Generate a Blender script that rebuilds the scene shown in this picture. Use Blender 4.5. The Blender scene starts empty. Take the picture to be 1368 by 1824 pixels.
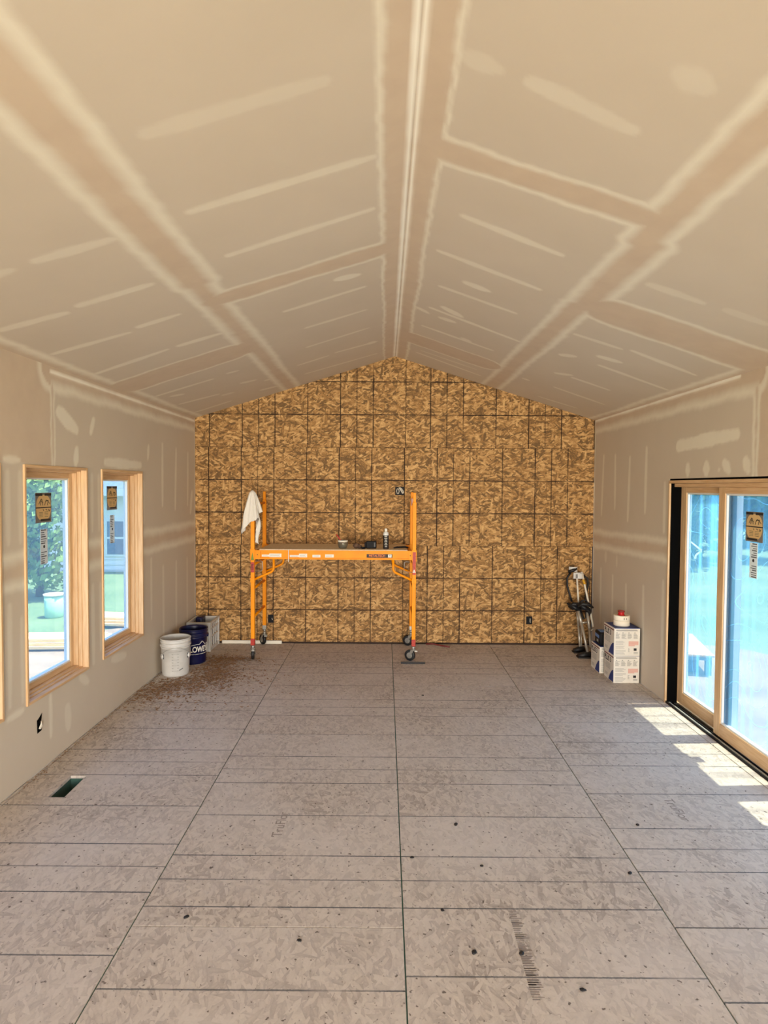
import bpy, bmesh, math, random
import numpy as np
from mathutils import Vector, Matrix, Euler
random.seed(7); np.random.seed(7)
C = bpy.context.scene
COL = C.collection

# ------------------------------------------------------------------ camera
W_, H_IMG = 1368, 1824
FPX, PITCH, YAW, ROLL, CY, EYE = 1107.2, .0344, .0018, .0061, 904.9, 1.973
cam_d = bpy.data.cameras.new('camera'); cam = bpy.data.objects.new('camera', cam_d); COL.objects.link(cam)
cam_d.sensor_fit = 'AUTO'; cam_d.sensor_width = 36.0; cam_d.lens = FPX / H_IMG * 36.0
cam_d.shift_y = -(H_IMG / 2 - CY) / H_IMG
cam_d.clip_start = .05; cam_d.clip_end = 300
cam.matrix_world = Matrix.Translation((0, 0, EYE)) @ Matrix.Rotation(YAW, 4, 'Z') @ Matrix.Rotation(math.pi / 2 - PITCH, 4, 'X') @ Matrix.Rotation(ROLL, 4, 'Z')
C.camera = cam

# ------------------------------------------------------------------ sky, sun, exposure
wd = bpy.data.worlds.new('sky'); C.world = wd; wd.use_nodes = True
wn = wd.node_tree; bg = wn.nodes['Background']
sky = wn.nodes.new('ShaderNodeTexSky'); sky.sky_type = 'NISHITA'; sky.sun_disc = False
sky.sun_elevation = math.radians(75.5); sky.sun_rotation = math.radians(90); sky.air_density = 1.2; sky.dust_density = 2.0
wn.links.new(sky.outputs[0], bg.inputs[0]); bg.inputs[1].default_value = .29
sl = bpy.data.lights.new('sun', 'SUN'); sl.energy = 7.5; sl.angle = math.radians(.6); sl.color = (1, .85, .56)
so = bpy.data.objects.new('sun', sl); COL.objects.link(so)
sdir = Vector((math.cos(math.radians(75.5)), 0.012, math.sin(math.radians(75.5))))
so.rotation_euler = sdir.to_track_quat('Z', 'Y').to_euler(); so.location = (6, 0, 12)
C.view_settings.view_transform = 'Standard'; C.view_settings.look = 'None'
C.view_settings.gamma = 1; C.view_settings.use_curve_mapping = False
C.view_settings.exposure = 2.0
# added warm fill lamp, unseen outside the rear opening, to brighten the room
al = bpy.data.lights.new('rear_fill', 'AREA'); al.shape = 'RECTANGLE'; al.size = 6.0; al.size_y = 3.2
al.energy = 430; al.color = (1, .89, .77)
ao = bpy.data.objects.new('rear_fill', al); COL.objects.link(ao)
ao.location = (.1, -7.0, 1.0); ao.rotation_euler = (math.radians(94), 0, 0)

# ------------------------------------------------------------------ helpers
def tag(o, label=None, cat=None, group=None, kind=None):
    if label: o['label'] = label
    if cat: o['category'] = cat
    if group: o['group'] = group
    if kind: o['kind'] = kind
    return o
def thing(name, label=None, cat=None, loc=(0, 0, 0), rz=0, group=None, kind=None):
    o = bpy.data.objects.new(name, None); COL.objects.link(o); o.empty_display_size = .1
    o.location = loc; o.rotation_euler = (0, 0, rz)
    return tag(o, label, cat, group, kind)
class MB:
    def __init__(s): s.bm = bmesh.new(); s.mi = 0
    def _fin(s, vs, smooth=False):
        fs = set()
        for v in vs: fs.update(v.link_faces)
        for f in fs: f.material_index = s.mi; f.smooth = smooth
    def box(s, a, b, M=None, bev=0):
        a = Vector(a); b = Vector(b); c = (a + b) / 2; d = b - a
        m = Matrix.Translation(c) @ Matrix.Diagonal((abs(d.x), abs(d.y), abs(d.z), 1))
        if M is not None: m = M @ m
        r = bmesh.ops.create_cube(s.bm, size=1, matrix=m)
        if bev:
            es = list({e for v in r['verts'] for e in v.link_edges})
            n0 = set(s.bm.faces); 
            rr = bmesh.ops.bevel(s.bm, geom=es, offset=bev, segments=2, affect='EDGES', profile=.5)
            for f in rr['faces']: f.material_index = s.mi; f.smooth = True
            vs = {v for f in rr['faces'] for v in f.verts}
            for v in vs:
                for f in v.link_faces: f.material_index = s.mi
        else: s._fin(r['verts'])
        return s
    def cyl(s, p0, p1, r0, r1=None, n=16, smooth=True):
        p0 = Vector(p0); p1 = Vector(p1); d = p1 - p0
        r1 = r0 if r1 is None else r1
        m = Matrix.Translation((p0 + p1) / 2) @ d.to_track_quat('Z', 'Y').to_matrix().to_4x4()
        r = bmesh.ops.create_cone(s.bm, cap_ends=True, segments=n, radius1=r0, radius2=r1, depth=d.length, matrix=m)
        s._fin(r['verts'], smooth)
        for v in r['verts']:
            for f in v.link_faces:
                if len(f.verts) > 4: f.smooth = False
        return s
    def sphere(s, c, r, sc=(1, 1, 1), n=12):
        m = Matrix.Translation(c) @ Matrix.Diagonal((sc[0], sc[1], sc[2], 1))
        rr = bmesh.ops.create_uvsphere(s.bm, u_segments=n, v_segments=max(6, n // 2), radius=r, matrix=m)
        s._fin(rr['verts'], True); return s
    def tube(s, pts, r, n=8, flat=None):
        pts = [Vector(p) for p in pts]; rings = []
        up = Vector((0, 0, 1)); prev = None
        for i, p in enumerate(pts):
            t = (pts[min(i + 1, len(pts) - 1)] - pts[max(i - 1, 0)]).normalized()
            if prev is None:
                a = t.cross(up)
                if a.length < .1: a = t.cross(Vector((0, 1, 0)))
                a.normalize()
            else:
                a = prev - t * prev.dot(t); a.normalize()
            prev = a; b = t.cross(a)
            rr = r[i] if isinstance(r, (list, tuple)) else r
            fl = flat or 1
            rings.append([s.bm.verts.new(p + a * math.cos(q) * rr + b * math.sin(q) * rr * fl) for q in [2 * math.pi * k / n for k in range(n)]])
        fs = []
        for i in range(len(rings) - 1):
            for k in range(n):
                fs.append(s.bm.faces.new((rings[i][k], rings[i][(k + 1) % n], rings[i + 1][(k + 1) % n], rings[i + 1][k])))
        for f in fs: f.smooth = True
        fs.append(s.bm.faces.new(rings[0][::-1])); fs.append(s.bm.faces.new(rings[-1]))
        for f in fs: f.material_index = s.mi
        return s
    def lathe(s, prof, c=(0, 0, 0), n=32, axis=None):
        c = Vector(c); rings = []
        M = axis or Matrix.Identity(3)
        for (r, z) in prof:
            if r < 1e-6: rings.append([s.bm.verts.new(c + M @ Vector((0, 0, z)))])
            else: rings.append([s.bm.verts.new(c + M @ Vector((r * math.cos(2 * math.pi * k / n), r * math.sin(2 * math.pi * k / n), z))) for k in range(n)])
        for i in range(len(rings) - 1):
            A, B = rings[i], rings[i + 1]
            for k in range(n):
                k2 = (k + 1) % n
                if len(A) == 1 and len(B) == 1: continue
                if len(A) == 1: f = s.bm.faces.new((A[0], B[k2], B[k]))
                elif len(B) == 1: f = s.bm.faces.new((A[k], A[k2], B[0]))
                else: f = s.bm.faces.new((A[k], A[k2], B[k2], B[k]))
                f.smooth = True; f.material_index = s.mi
        return s
    def poly(s, pts, thick):
        """prism: polygon points, extruded by vector thick"""
        t = Vector(thick); A = [s.bm.verts.new(Vector(p)) for p in pts]; B = [s.bm.verts.new(Vector(p) + t) for p in pts]
        n = len(A); fs = [s.bm.faces.new(A[::-1]), s.bm.faces.new(B)]
        for i in range(n): fs.append(s.bm.faces.new((A[i], A[(i + 1) % n], B[(i + 1) % n], B[i])))
        for f in fs: f.material_index = s.mi
        return s
    def build(s, name, mats, parent=None, loc=None, auto=True):
        bmesh.ops.recalc_face_normals(s.bm, faces=s.bm.faces)
        me = bpy.data.meshes.new(name); s.bm.to_mesh(me); s.bm.free()
        for m in (mats if isinstance(mats, (list, tuple)) else [mats]): me.materials.append(m)
        o = bpy.data.objects.new(name, me); COL.objects.link(o)
        if parent is not None: o.parent = parent
        if loc is not None: o.location = loc
        return o
def copy_tree(o, parent=None):
    c = o.copy(); COL.objects.link(c)
    if parent is not None: c.parent = parent
    for ch in [x for x in bpy.data.objects if x.parent == o and x != c]: copy_tree(ch, c)
    return c
_R = np.array(cam.matrix_world.to_3x3())
def ray(px, py):
    v = _R @ np.array([(px - 684) / FPX, -(py - CY) / FPX, -1.0]); return v
def atY(px, py, y):
    r = ray(px, py); t = y / r[1]; return Vector((r[0] * t, y, EYE + r[2] * t))
def atZ(px, py, z=0.0):
    r = ray(px, py); t = (z - EYE) / r[2]; return Vector((r[0] * t, r[1] * t, z))

# ------------------------------------------------------------------ materials
def S(*c): # srgb 0-255 -> linear
    return tuple(((x / 255) / 12.92 if x / 255 <= .04045 else ((x / 255 + .055) / 1.055) ** 2.4) for x in c) + (1,)
def mat(name, col=(.5, .5, .5, 1), rough=.6, metal=0, spec=.5, noise=None, nscale=20, bump=0, bscale=60, em=None):
    m = bpy.data.materials.new(name); m.use_nodes = True; n = m.node_tree; b = n.nodes['Principled BSDF']
    b.inputs['Base Color'].default_value = col; b.inputs['Roughness'].default_value = rough; b.inputs['Metallic'].default_value = metal
    b.inputs['Specular IOR Level'].default_value = spec
    tc = n.nodes.new('ShaderNodeTexCoord')
    if noise is not None:
        t = n.nodes.new('ShaderNodeTexNoise'); t.inputs['Scale'].default_value = nscale; t.inputs['Detail'].default_value = 5
        n.links.new(tc.outputs['Object'], t.inputs['Vector'])
        r = n.nodes.new('ShaderNodeValToRGB'); r.color_ramp.elements[0].position = .35; r.color_ramp.elements[1].position = .65
        r.color_ramp.elements[0].color = col; r.color_ramp.elements[1].color = noise
        n.links.new(t.outputs[0], r.inputs[0]); n.links.new(r.outputs[0], b.inputs['Base Color'])
    if bump:
        t = n.nodes.new('ShaderNodeTexNoise'); t.inputs['Scale'].default_value = bscale; t.inputs['Detail'].default_value = 4
        n.links.new(tc.outputs['Object'], t.inputs['Vector'])
        u = n.nodes.new('ShaderNodeBump'); u.inputs['Strength'].default_value = bump; u.inputs['Distance'].default_value = .01
        n.links.new(t.outputs[0], u.inputs['Height']); n.links.new(u.outputs[0], b.inputs['Normal'])
    return m
def node(n, t, **k):
    x = n.nodes.new(t)
    for a, v in k.items(): setattr(x, a, v)
    return x
def mth(n, op, a, b=None, c=None):
    x = n.nodes.new('ShaderNodeMath'); x.operation = op
    for i, v in enumerate((a, b, c)):
        if v is None: continue
        if isinstance(v, (int, float)): x.inputs[i].default_value = v
        else: n.links.new(v, x.inputs[i])
    return x.outputs[0]
def mixc(n, f, a, b, mode='MIX'):
    x = n.nodes.new('ShaderNodeMix'); x.data_type = 'RGBA'; x.blend_type = mode
    for i, v in ((0, f), (6, a), (7, b)):
        if isinstance(v, (int, float)): x.inputs[i].default_value = v
        elif isinstance(v, tuple): x.inputs[i].default_value = v
        else: n.links.new(v, x.inputs[i])
    return x.outputs[2]
def osb(name, dark, mid, light, linecol, lw, yl=True, fl=(.10, .030), weather=None, lstr=.9, spots=None, bigf=1.1, mp_=.5, off_=.2):
    m = bpy.data.materials.new(name); m.use_nodes = True; n = m.node_tree; b = n.nodes['Principled BSDF']; L = n.links
    b.inputs['Roughness'].default_value = .75; b.inputs['Specular IOR Level'].default_value = .25
    tc = node(n, 'ShaderNodeTexCoord'); oi = node(n, 'ShaderNodeObjectInfo')
    off = node(n, 'ShaderNodeVectorMath', operation='ADD'); L.new(tc.outputs['Object'], off.inputs[0])
    ro = mth(n, 'MULTIPLY', oi.outputs['Random'], 37.0); cx = node(n, 'ShaderNodeCombineXYZ'); L.new(ro, cx.inputs[0]); L.new(ro, cx.inputs[1])
    L.new(cx.outputs[0], off.inputs[1])
    wn_ = node(n, 'ShaderNodeTexNoise'); wn_.inputs['Scale'].default_value = 9; L.new(off.outputs[0], wn_.inputs['Vector'])
    wv = node(n, 'ShaderNodeVectorMath', operation='MULTIPLY_ADD'); L.new(wn_.outputs['Color'], wv.inputs[0]); wv.inputs[1].default_value = (.010, .010, 0); L.new(off.outputs[0], wv.inputs[2])
    best = None
    for k, ang in enumerate((3, 38, 84, 142, 168, 20)):
        mp = node(n, 'ShaderNodeMapping', vector_type='TEXTURE'); mp.inputs['Rotation'].default_value = (0, 0, math.radians(ang))
        s_ = (1, .8, 1.2, .9, 1.1, .7)[k]
        mp.inputs['Scale'].default_value = (fl[0] * s_, fl[1] * s_, 1); mp.inputs['Location'].default_value = (k * 3.7, k * 1.3, 0)
        L.new(wv.outputs[0], mp.inputs[0])
        v = node(n, 'ShaderNodeTexVoronoi', voronoi_dimensions='2D', distance='EUCLIDEAN'); v.inputs['Scale'].default_value = 1; v.inputs['Randomness'].default_value = .9
        L.new(mp.outputs[0], v.inputs['Vector'])
        sp = node(n, 'ShaderNodeSeparateColor'); L.new(v.outputs['Color'], sp.inputs[0])
        h, g, d = sp.outputs[0], sp.outputs[1], v.outputs['Distance']
        if best is None: best = (h, g, d)
        else:
            c = mth(n, 'GREATER_THAN', h, best[0])
            mx = lambda A, B: mth(n, 'ADD', mth(n, 'MULTIPLY', B, c), mth(n, 'MULTIPLY', A, mth(n, 'SUBTRACT', 1.0, c)))
            best = (mth(n, 'MAXIMUM', h, best[0]), mx(best[1], g), mx(best[2], d))
    r = node(n, 'ShaderNodeValToRGB'); e = r.color_ramp.elements
    e[0].position = 0; e[0].color = dark; e[1].position = 1; e[1].color = light
    e.new(mp_ * .45).color = tuple(dark[i] * .6 + mid[i] * .4 for i in range(3)) + (1,)
    e.new(mp_).color = mid
    big = node(n, 'ShaderNodeTexNoise'); big.inputs['Scale'].default_value = 17; big.inputs['Detail'].default_value = 4; L.new(off.outputs[0], big.inputs['Vector'])
    val = mth(n, 'SUBTRACT', mth(n, 'ADD', best[1], mth(n, 'MULTIPLY', mth(n, 'SUBTRACT', big.outputs[0], .5), bigf)), mth(n, 'MULTIPLY', best[2], .5))
    L.new(mth(n, 'ADD', val, off_), r.inputs[0]); col = r.outputs[0]
    fin = node(n, 'ShaderNodeTexNoise'); fin.inputs['Scale'].default_value = 120; fin.inputs['Detail'].default_value = 3; L.new(off.outputs[0], fin.inputs['Vector'])
    col = mixc(n, .35, col, mixc(n, fin.outputs[0], dark, light))
    if weather:
        wz = node(n, 'ShaderNodeTexNoise'); wz.inputs['Scale'].default_value = 1.3; wz.inputs['Detail'].default_value = 6; L.new(off.outputs[0], wz.inputs['Vector'])
        rr = node(n, 'ShaderNodeMapRange'); L.new(wz.outputs[0], rr.inputs[0]); rr.inputs[1].default_value = .35; rr.inputs[2].default_value = .65; rr.inputs[3].default_value = .25; rr.inputs[4].default_value = .72
        col = mixc(n, rr.outputs[0], col, weather)
    if spots:
        vs = node(n, 'ShaderNodeTexNoise'); vs.inputs['Scale'].default_value = 38; vs.inputs['Detail'].default_value = 2; L.new(off.outputs[0], vs.inputs['Vector'])
        sr = node(n, 'ShaderNodeMapRange'); L.new(vs.outputs[0], sr.inputs[0]); sr.inputs[1].default_value = .665; sr.inputs[2].default_value = .72
        col = mixc(n, mth(n, 'MULTIPLY', sr.outputs[0], .8), col, spots)
    # printed layout lines, sheet-local x every 16/24 inches, sheet-local y every 16
    sx = node(n, 'ShaderNodeSeparateXYZ'); L.new(tc.outputs['Object'], sx.inputs[0])
    ln = node(n, 'ShaderNodeTexNoise'); ln.inputs['Scale'].default_value = 60; L.new(off.outputs[0], ln.inputs['Vector'])
    wob = mth(n, 'MULTIPLY', mth(n, 'SUBTRACT', ln.outputs[0], .5), .004)
    X = mth(n, 'ADD', sx.outputs[0], wob); Yc = mth(n, 'ADD', sx.outputs[1], wob)
    xm = mth(n, 'FLOORED_MODULO', X, 1.2192)
    tot = None
    def line(coord, pos, st):
        global_d = mth(n, 'ABSOLUTE', mth(n, 'SUBTRACT', coord, pos))
        return mth(n, 'MULTIPLY', mth(n, 'LESS_THAN', global_d, lw / 2), st)
    for p, st in ((0.0, .9), (1.2192, .9), (.4064, 1), (.6096, .8), (.8128, 1)):
        q = line(xm, p, st); tot = q if tot is None else mth(n, 'MAXIMUM', tot, q)
    if yl:
        for p in (.4064, .8128): tot = mth(n, 'MAXIMUM', tot, line(Yc, p, 1))
    fade = node(n, 'ShaderNodeTexNoise'); fade.inputs['Scale'].default_value = 3; L.new(off.outputs[0], fade.inputs['Vector'])
    fr = node(n, 'ShaderNodeMapRange'); L.new(fade.outputs[0], fr.inputs[0]); fr.inputs[1].default_value = .3; fr.inputs[2].default_value = .5; fr.inputs[3].default_value = .35; fr.inputs[4].default_value = 1
    tot = mth(n, 'MULTIPLY', mth(n, 'MULTIPLY', tot, lstr), fr.outputs[0])
    col = mixc(n, tot, col, linecol)
    L.new(col, b.inputs['Base Color'])
    bu = node(n, 'ShaderNodeBump'); bu.inputs['Strength'].default_value = .35; bu.inputs['Distance'].default_value = .004
    L.new(best[1], bu.inputs['Height']); L.new(bu.outputs[0], b.inputs['Normal'])
    return m
M = {}
M['osb_wall'] = osb('osb_wall', S(50, 26, 9), S(153, 109, 60), S(226, 182, 122), S(34, 18, 12), .0135, fl=(.088, .022), bigf=1.0, mp_=.40, off_=.10)
M['osb_floor'] = osb('osb_floor', S(126, 112, 102), S(190, 177, 164), S(214, 202, 188), S(72, 76, 82), .0085, yl=False, fl=(.070, .020), bigf=.5, weather=S(206, 197, 190), lstr=.85, spots=S(70, 58, 52))
def drywall():
    m = bpy.data.materials.new('taped_drywall'); m.use_nodes = True; n = m.node_tree; b = n.nodes['Principled BSDF']; L = n.links
    at = node(n, 'ShaderNodeAttribute', attribute_name='mud'); sp = node(n, 'ShaderNodeSeparateColor'); L.new(at.outputs['Color'], sp.inputs[0])
    tc = node(n, 'ShaderNodeTexCoord'); t = node(n, 'ShaderNodeTexNoise'); t.inputs['Scale'].default_value = 2.2; t.inputs['Detail'].default_value = 6; L.new(tc.outputs['Object'], t.inputs[0])
    paper = mixc(n, t.outputs[0], S(199, 185, 166), S(210, 196, 177))
    t2 = node(n, 'ShaderNodeTexNoise'); t2.inputs['Scale'].default_value = 7; t2.inputs['Detail'].default_value = 5; L.new(tc.outputs['Object'], t2.inputs[0])
    sand = mixc(n, t2.outputs[0], S(196, 175, 153), S(211, 192, 168))
    c = mixc(n, sp.outputs[1], paper, sand)
    c = mixc(n, mth(n, 'MULTIPLY', sp.outputs[0], mth(n, 'ADD', .75, mth(n, 'MULTIPLY', t2.outputs[0], .4))), c, S(228, 219, 200))
    c = mixc(n, sp.outputs[2], c, S(246, 240, 226))
    L.new(c, b.inputs['Base Color']); b.inputs['Roughness'].default_value = .85; b.inputs['Specular IOR Level'].default_value = .2
    f = node(n, 'ShaderNodeTexNoise'); f.inputs['Scale'].default_value = 180; L.new(tc.outputs['Object'], f.inputs[0])
    h = mth(n, 'ADD', mth(n, 'MULTIPLY', f.outputs[0], .15), mth(n, 'MULTIPLY', sp.outputs[0], .5))
    bu = node(n, 'ShaderNodeBump'); bu.inputs['Strength'].default_value = .3; bu.inputs['Distance'].default_value = .003
    L.new(h, bu.inputs['Height']); L.new(bu.outputs[0], b.inputs['Normal'])
    return m
M['drywall'] = drywall()
def wood(name, a, c, sc=(1, 14, 14), rough=.5):
    m = bpy.data.materials.new(name); m.use_nodes = True; n = m.node_tree; b = n.nodes['Principled BSDF']; L = n.links
    tc = node(n, 'ShaderNodeTexCoord'); mp = node(n, 'ShaderNodeMapping'); mp.inputs['Scale'].default_value = sc; L.new(tc.outputs['Object'], mp.inputs[0])
    t = node(n, 'ShaderNodeTexNoise'); t.inputs['Scale'].default_value = 5; t.inputs['Detail'].default_value = 6; L.new(mp.outputs[0], t.inputs[0])
    r = node(n, 'ShaderNodeMapRange'); L.new(t.outputs[0], r.inputs[0]); r.inputs[1].default_value = .35; r.inputs[2].default_value = .65
    L.new(mixc(n, r.outputs[0], a, c), b.inputs['Base Color']); b.inputs['Roughness'].default_value = rough
    return m
M['pine_v'] = wood('pine_vertical', S(222, 186, 142), S(204, 164, 120), (14, 14, 1))
M['pine_h'] = wood('pine_along_wall', S(222, 186, 144), S(202, 162, 118), (14, 1, 14))
M['lumber'] = wood('fresh_lumber', S(236, 208, 150), S(220, 182, 118), (1, 12, 12))
M['orange'] = mat('orange_powder_coat', S(244, 152, 0), .5, spec=.25, noise=S(238, 142, 0), nscale=6)
M['ply'] = mat('plywood_deck', S(224, 204, 174), .7, noise=S(208, 188, 158), nscale=30)
M['rubber'] = mat('black_rubber', S(22, 22, 24), .55)
M['black'] = mat('black_plastic', S(16, 16, 20), .6, spec=.2)
M['steel'] = mat('zinc_steel', S(170, 168, 160), .35, metal=.7)
M['alu'] = mat('aluminium', S(190, 184, 172), .38, metal=.55)
M['white_pl'] = mat('white_plastic', S(214, 212, 208), .4, noise=S(200, 198, 194), nscale=8)
M['offwhite'] = mat('off_white', S(222, 214, 198), .6)
M['navy'] = mat('navy_plastic', S(9, 14, 60), .35)
M['paper_w'] = mat('paper_white', S(232, 228, 216), .7)
M['carton'] = mat('printed_carton', S(226, 220, 208), .6, noise=S(216, 209, 198), nscale=5)
M['ink'] = mat('grey_ink', S(96, 96, 98), .7)
M['ink_l'] = mat('pale_grey_ink', S(150, 148, 142), .7)
M['ink_k'] = mat('black_ink', S(28, 26, 28), .6)
M['ink_red'] = mat('red_ink', S(196, 60, 50), .6)
M['pink'] = mat('pink_ink', S(214, 164, 150), .7)
M['ink_blue'] = mat('blue_ink', S(30, 52, 120), .6)
M['maroon'] = mat('maroon_ink', S(110, 40, 36), .6)
M['red'] = mat('red_plastic', S(176, 16, 22), .35)
M['redlab'] = mat('red_label', S(190, 44, 20), .5, noise=S(150, 28, 14), nscale=90)
M['green'] = mat('green_label', S(110, 130, 40), .6)
M['yellow'] = mat('yellow_label', S(214, 160, 40), .6)
M['gold'] = mat('gold_label', S(248, 216, 156), .5)
M['labgrey'] = mat('label_grey', S(112, 104, 98), .6)
M['orange_ink'] = mat('orange_ink', S(226, 120, 40), .5)
M['cloth'] = mat('white_towel', S(228, 222, 212), .95, bump=.6, bscale=160)
M['rag'] = mat('brown_sponge', S(104, 78, 60), .95, noise=S(70, 52, 42), nscale=30, bump=.8)
M['dirt'] = mat('bare_dirt', S(142, 122, 104), .95, noise=S(112, 95, 80), nscale=1.2, bump=.8, bscale=6)
M['lawn'] = mat('lawn_grass', S(80, 106, 72), .95, noise=S(104, 124, 88), nscale=.5, bump=.7, bscale=30)
M['siding'] = mat('white_siding', S(232, 232, 230), .6)
M['shingle'] = mat('blue_grey_shingle', S(92, 112, 138), .85, noise=S(78, 96, 122), nscale=8)
M['leaf'] = mat('tree_leaf', S(86, 122, 60), .7, noise=S(128, 156, 74), nscale=1.2)
M['leaf_d'] = mat('dark_tree_leaf', S(52, 86, 56), .7, noise=S(80, 118, 66), nscale=1.0)
M['bark'] = mat('tree_bark', S(92, 76, 60), .9)
M['sawdust'] = mat('brown_sawdust', S(128, 96, 66), .95, noise=S(168, 134, 102), nscale=40)
M['void'] = mat('dark_void', S(7, 7, 7), .9, spec=.05)
M['duct'] = mat('duct_metal', S(58, 72, 58), .4, metal=.6)
M['seam'] = mat('green_seam_edge', S(40, 104, 88), .7, noise=S(74, 98, 92), nscale=4)
M['concrete'] = mat('concrete', S(180, 176, 168), .9, noise=S(164, 160, 152), nscale=5)
M['glazed_white'] = mat('white_cladding', S(226, 230, 230), .45)
M['stamp'] = mat('floor_stamp_ink', S(142, 131, 124), .8)
M['binmint'] = mat('mint_plastic', S(150, 196, 160), .5)
M['tape'] = mat('joint_tape', S(238, 228, 208), .75)
def thin_paper(name, col):
    m = bpy.data.materials.new(name); m.use_nodes = True; n = m.node_tree; b = n.nodes['Principled BSDF']; b.inputs['Base Color'].default_value = col; b.inputs['Roughness'].default_value = .7
    out = [x for x in n.nodes if x.type == 'OUTPUT_MATERIAL'][0]
    tl = node(n, 'ShaderNodeBsdfTranslucent'); tl.inputs[0].default_value = col; mx = node(n, 'ShaderNodeMixShader'); mx.inputs[0].default_value = .35
    n.links.new(b.outputs[0], mx.inputs[1]); n.links.new(tl.outputs[0], mx.inputs[2]); n.links.new(mx.outputs[0], out.inputs[0]); return m
M['gold'] = thin_paper('gold_label_paper', S(248, 216, 156)); M['labgrey'] = thin_paper('grey_label_film', S(150, 142, 134)); M['label_paper'] = thin_paper('white_label_paper', S(238, 236, 230))
def glass(name, tint, haze, hazecol, scr=False):
    m = bpy.data.materials.new(name); m.use_nodes = True; n = m.node_tree; L = n.links
    for x in list(n.nodes):
        if x.type != 'OUTPUT_MATERIAL': n.nodes.remove(x)
    out = [x for x in n.nodes if x.type == 'OUTPUT_MATERIAL'][0]
    tr = node(n, 'ShaderNodeBsdfTransparent'); tr.inputs[0].default_value = tint
    tl = node(n, 'ShaderNodeBsdfTranslucent'); tl.inputs[0].default_value = hazecol
    gl = node(n, 'ShaderNodeBsdfGlossy'); gl.inputs['Roughness'].default_value = .03
    mx = node(n, 'ShaderNodeMixShader'); mx.inputs[0].default_value = haze; L.new(tr.outputs[0], mx.inputs[1]); L.new(tl.outputs[0], mx.inputs[2])
    if scr:
        tc = node(n, 'ShaderNodeTexCoord'); wv = node(n, 'ShaderNodeTexNoise'); wv.inputs['Scale'].default_value = 2.2; wv.inputs['Detail'].default_value = 0
        L.new(tc.outputs['Object'], wv.inputs[0])
        d = mth(n, 'ABSOLUTE', mth(n, 'SUBTRACT', mth(n, 'FRACT', mth(n, 'MULTIPLY', wv.outputs[0], 7)), .5))
        line = mth(n, 'LESS_THAN', d, .014)
        mp = node(n, 'ShaderNodeMapping'); mp.inputs['Scale'].default_value = (1, 7, .15); L.new(tc.outputs['Object'], mp.inputs[0])
        st = node(n, 'ShaderNodeTexNoise'); st.inputs['Scale'].default_value = 1.4; L.new(mp.outputs[0], st.inputs[0])
        sr = node(n, 'ShaderNodeMapRange'); L.new(st.outputs[0], sr.inputs[0]); sr.inputs[1].default_value = .5; sr.inputs[2].default_value = .7; sr.inputs[3].default_value = 0; sr.inputs[4].default_value = .22
        L.new(mth(n, 'ADD', mth(n, 'ADD', haze, mth(n, 'MULTIPLY', line, .16)), sr.outputs[0]), mx.inputs[0])
    fr = node(n, 'ShaderNodeLayerWeight'); ff = mth(n, 'MULTIPLY_ADD', mth(n, 'POWER', fr.outputs['Facing'], 5.0), .5, .02)
    m2 = node(n, 'ShaderNodeMixShader'); L.new(ff, m2.inputs[0]); L.new(mx.outputs[0], m2.inputs[1]); L.new(gl.outputs[0], m2.inputs[2])
    L.new(m2.outputs[0], out.inputs[0]); return m
M['glass_win'] = glass('window_glass_film', (.59, .66, .72, 1), .09, (.45, .74, 1, 1))
M['glass_door'] = glass('door_glass_blue_film', (.51, .56, .60, 1), .12, (.24, .64, 1, 1), True)
M['jar'] = glass('cloudy_clear_plastic', (.75, .75, .72, 1), .45, (.8, .8, .76, 1))

# ------------------------------------------------------------------ room shell
XL, XR, YB, YF, EAVE, RIDGE, RX = -2.37, 2.60, 7.747, -3.5, 2.81, 3.585, .115
def nz(a, b, f=1.0):  # smooth wobble
    return (np.sin(a * 9.1 * f + b * 3.3) + .6 * np.sin(a * 23.7 * f + 1.3 + b * 5.1) + .5 * np.sin(b * 31.1 * f + a * 7.7 + 2.1) + .35 * np.sin(a * 61 * f + b * 47 * f)) / 2.4
def segd(U, V, a, b):
    a = np.array(a, float); b = np.array(b, float); d = b - a; L = max((d ** 2).sum(), 1e-9)
    t = np.clip(((U - a[0]) * d[0] + (V - a[1]) * d[1]) / L, 0, 1)
    return np.hypot(U - a[0] - t * d[0], V - a[1] - t * d[1]), t
def sm(x, e): return np.clip(x / e * .5 + .5, 0, 1)
def mudmask(U, V, bands, strokes, beads=(), fills=()):
    """bands: (p0,p1,halfwidth,rim). strokes: (p0,p1,halfwidth,strength)"""
    best = np.full(U.shape, 9.0)
    for (p0, p1, hw, rim) in bands:
        d, t = segd(U, V, p0, p1)
        d = d + nz(U, V) * .012 + nz(V, U, 2.2) * .006
        best = np.minimum(best, (d - hw) / rim)
    inside = sm(-best, .35); core = sm(-best - 1, .5)
    R = inside * (1 - core); G = core.copy()
    for (r0, r1) in fills:
        k = (U > r0[0]) & (U < r1[0]) & (V > r0[1]) & (V < r1[1]); G[k] = 1; R[k & (core > .4)] = 0
    for (p0, p1, hw, st) in strokes:
        d, t = segd(U, V, p0, p1)
        w = hw * (.55 + .75 * np.sin(np.clip(t * .85 + .12, 0, 1) * math.pi) ** .5) + nz(U, V, 1.5) * hw * .25
        m = sm(w - d, .008) * st
        R = np.maximum(R, m)
    B = np.zeros(U.shape)
    for (p0, p1, hw) in beads:
        d, t = segd(U, V, p0, p1); B = np.maximum(B, sm(hw * (1 + .35 * nz(U, V, .7)) - d, .008))
    return np.stack([R, G, B, np.ones(U.shape)], -1)
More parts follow.
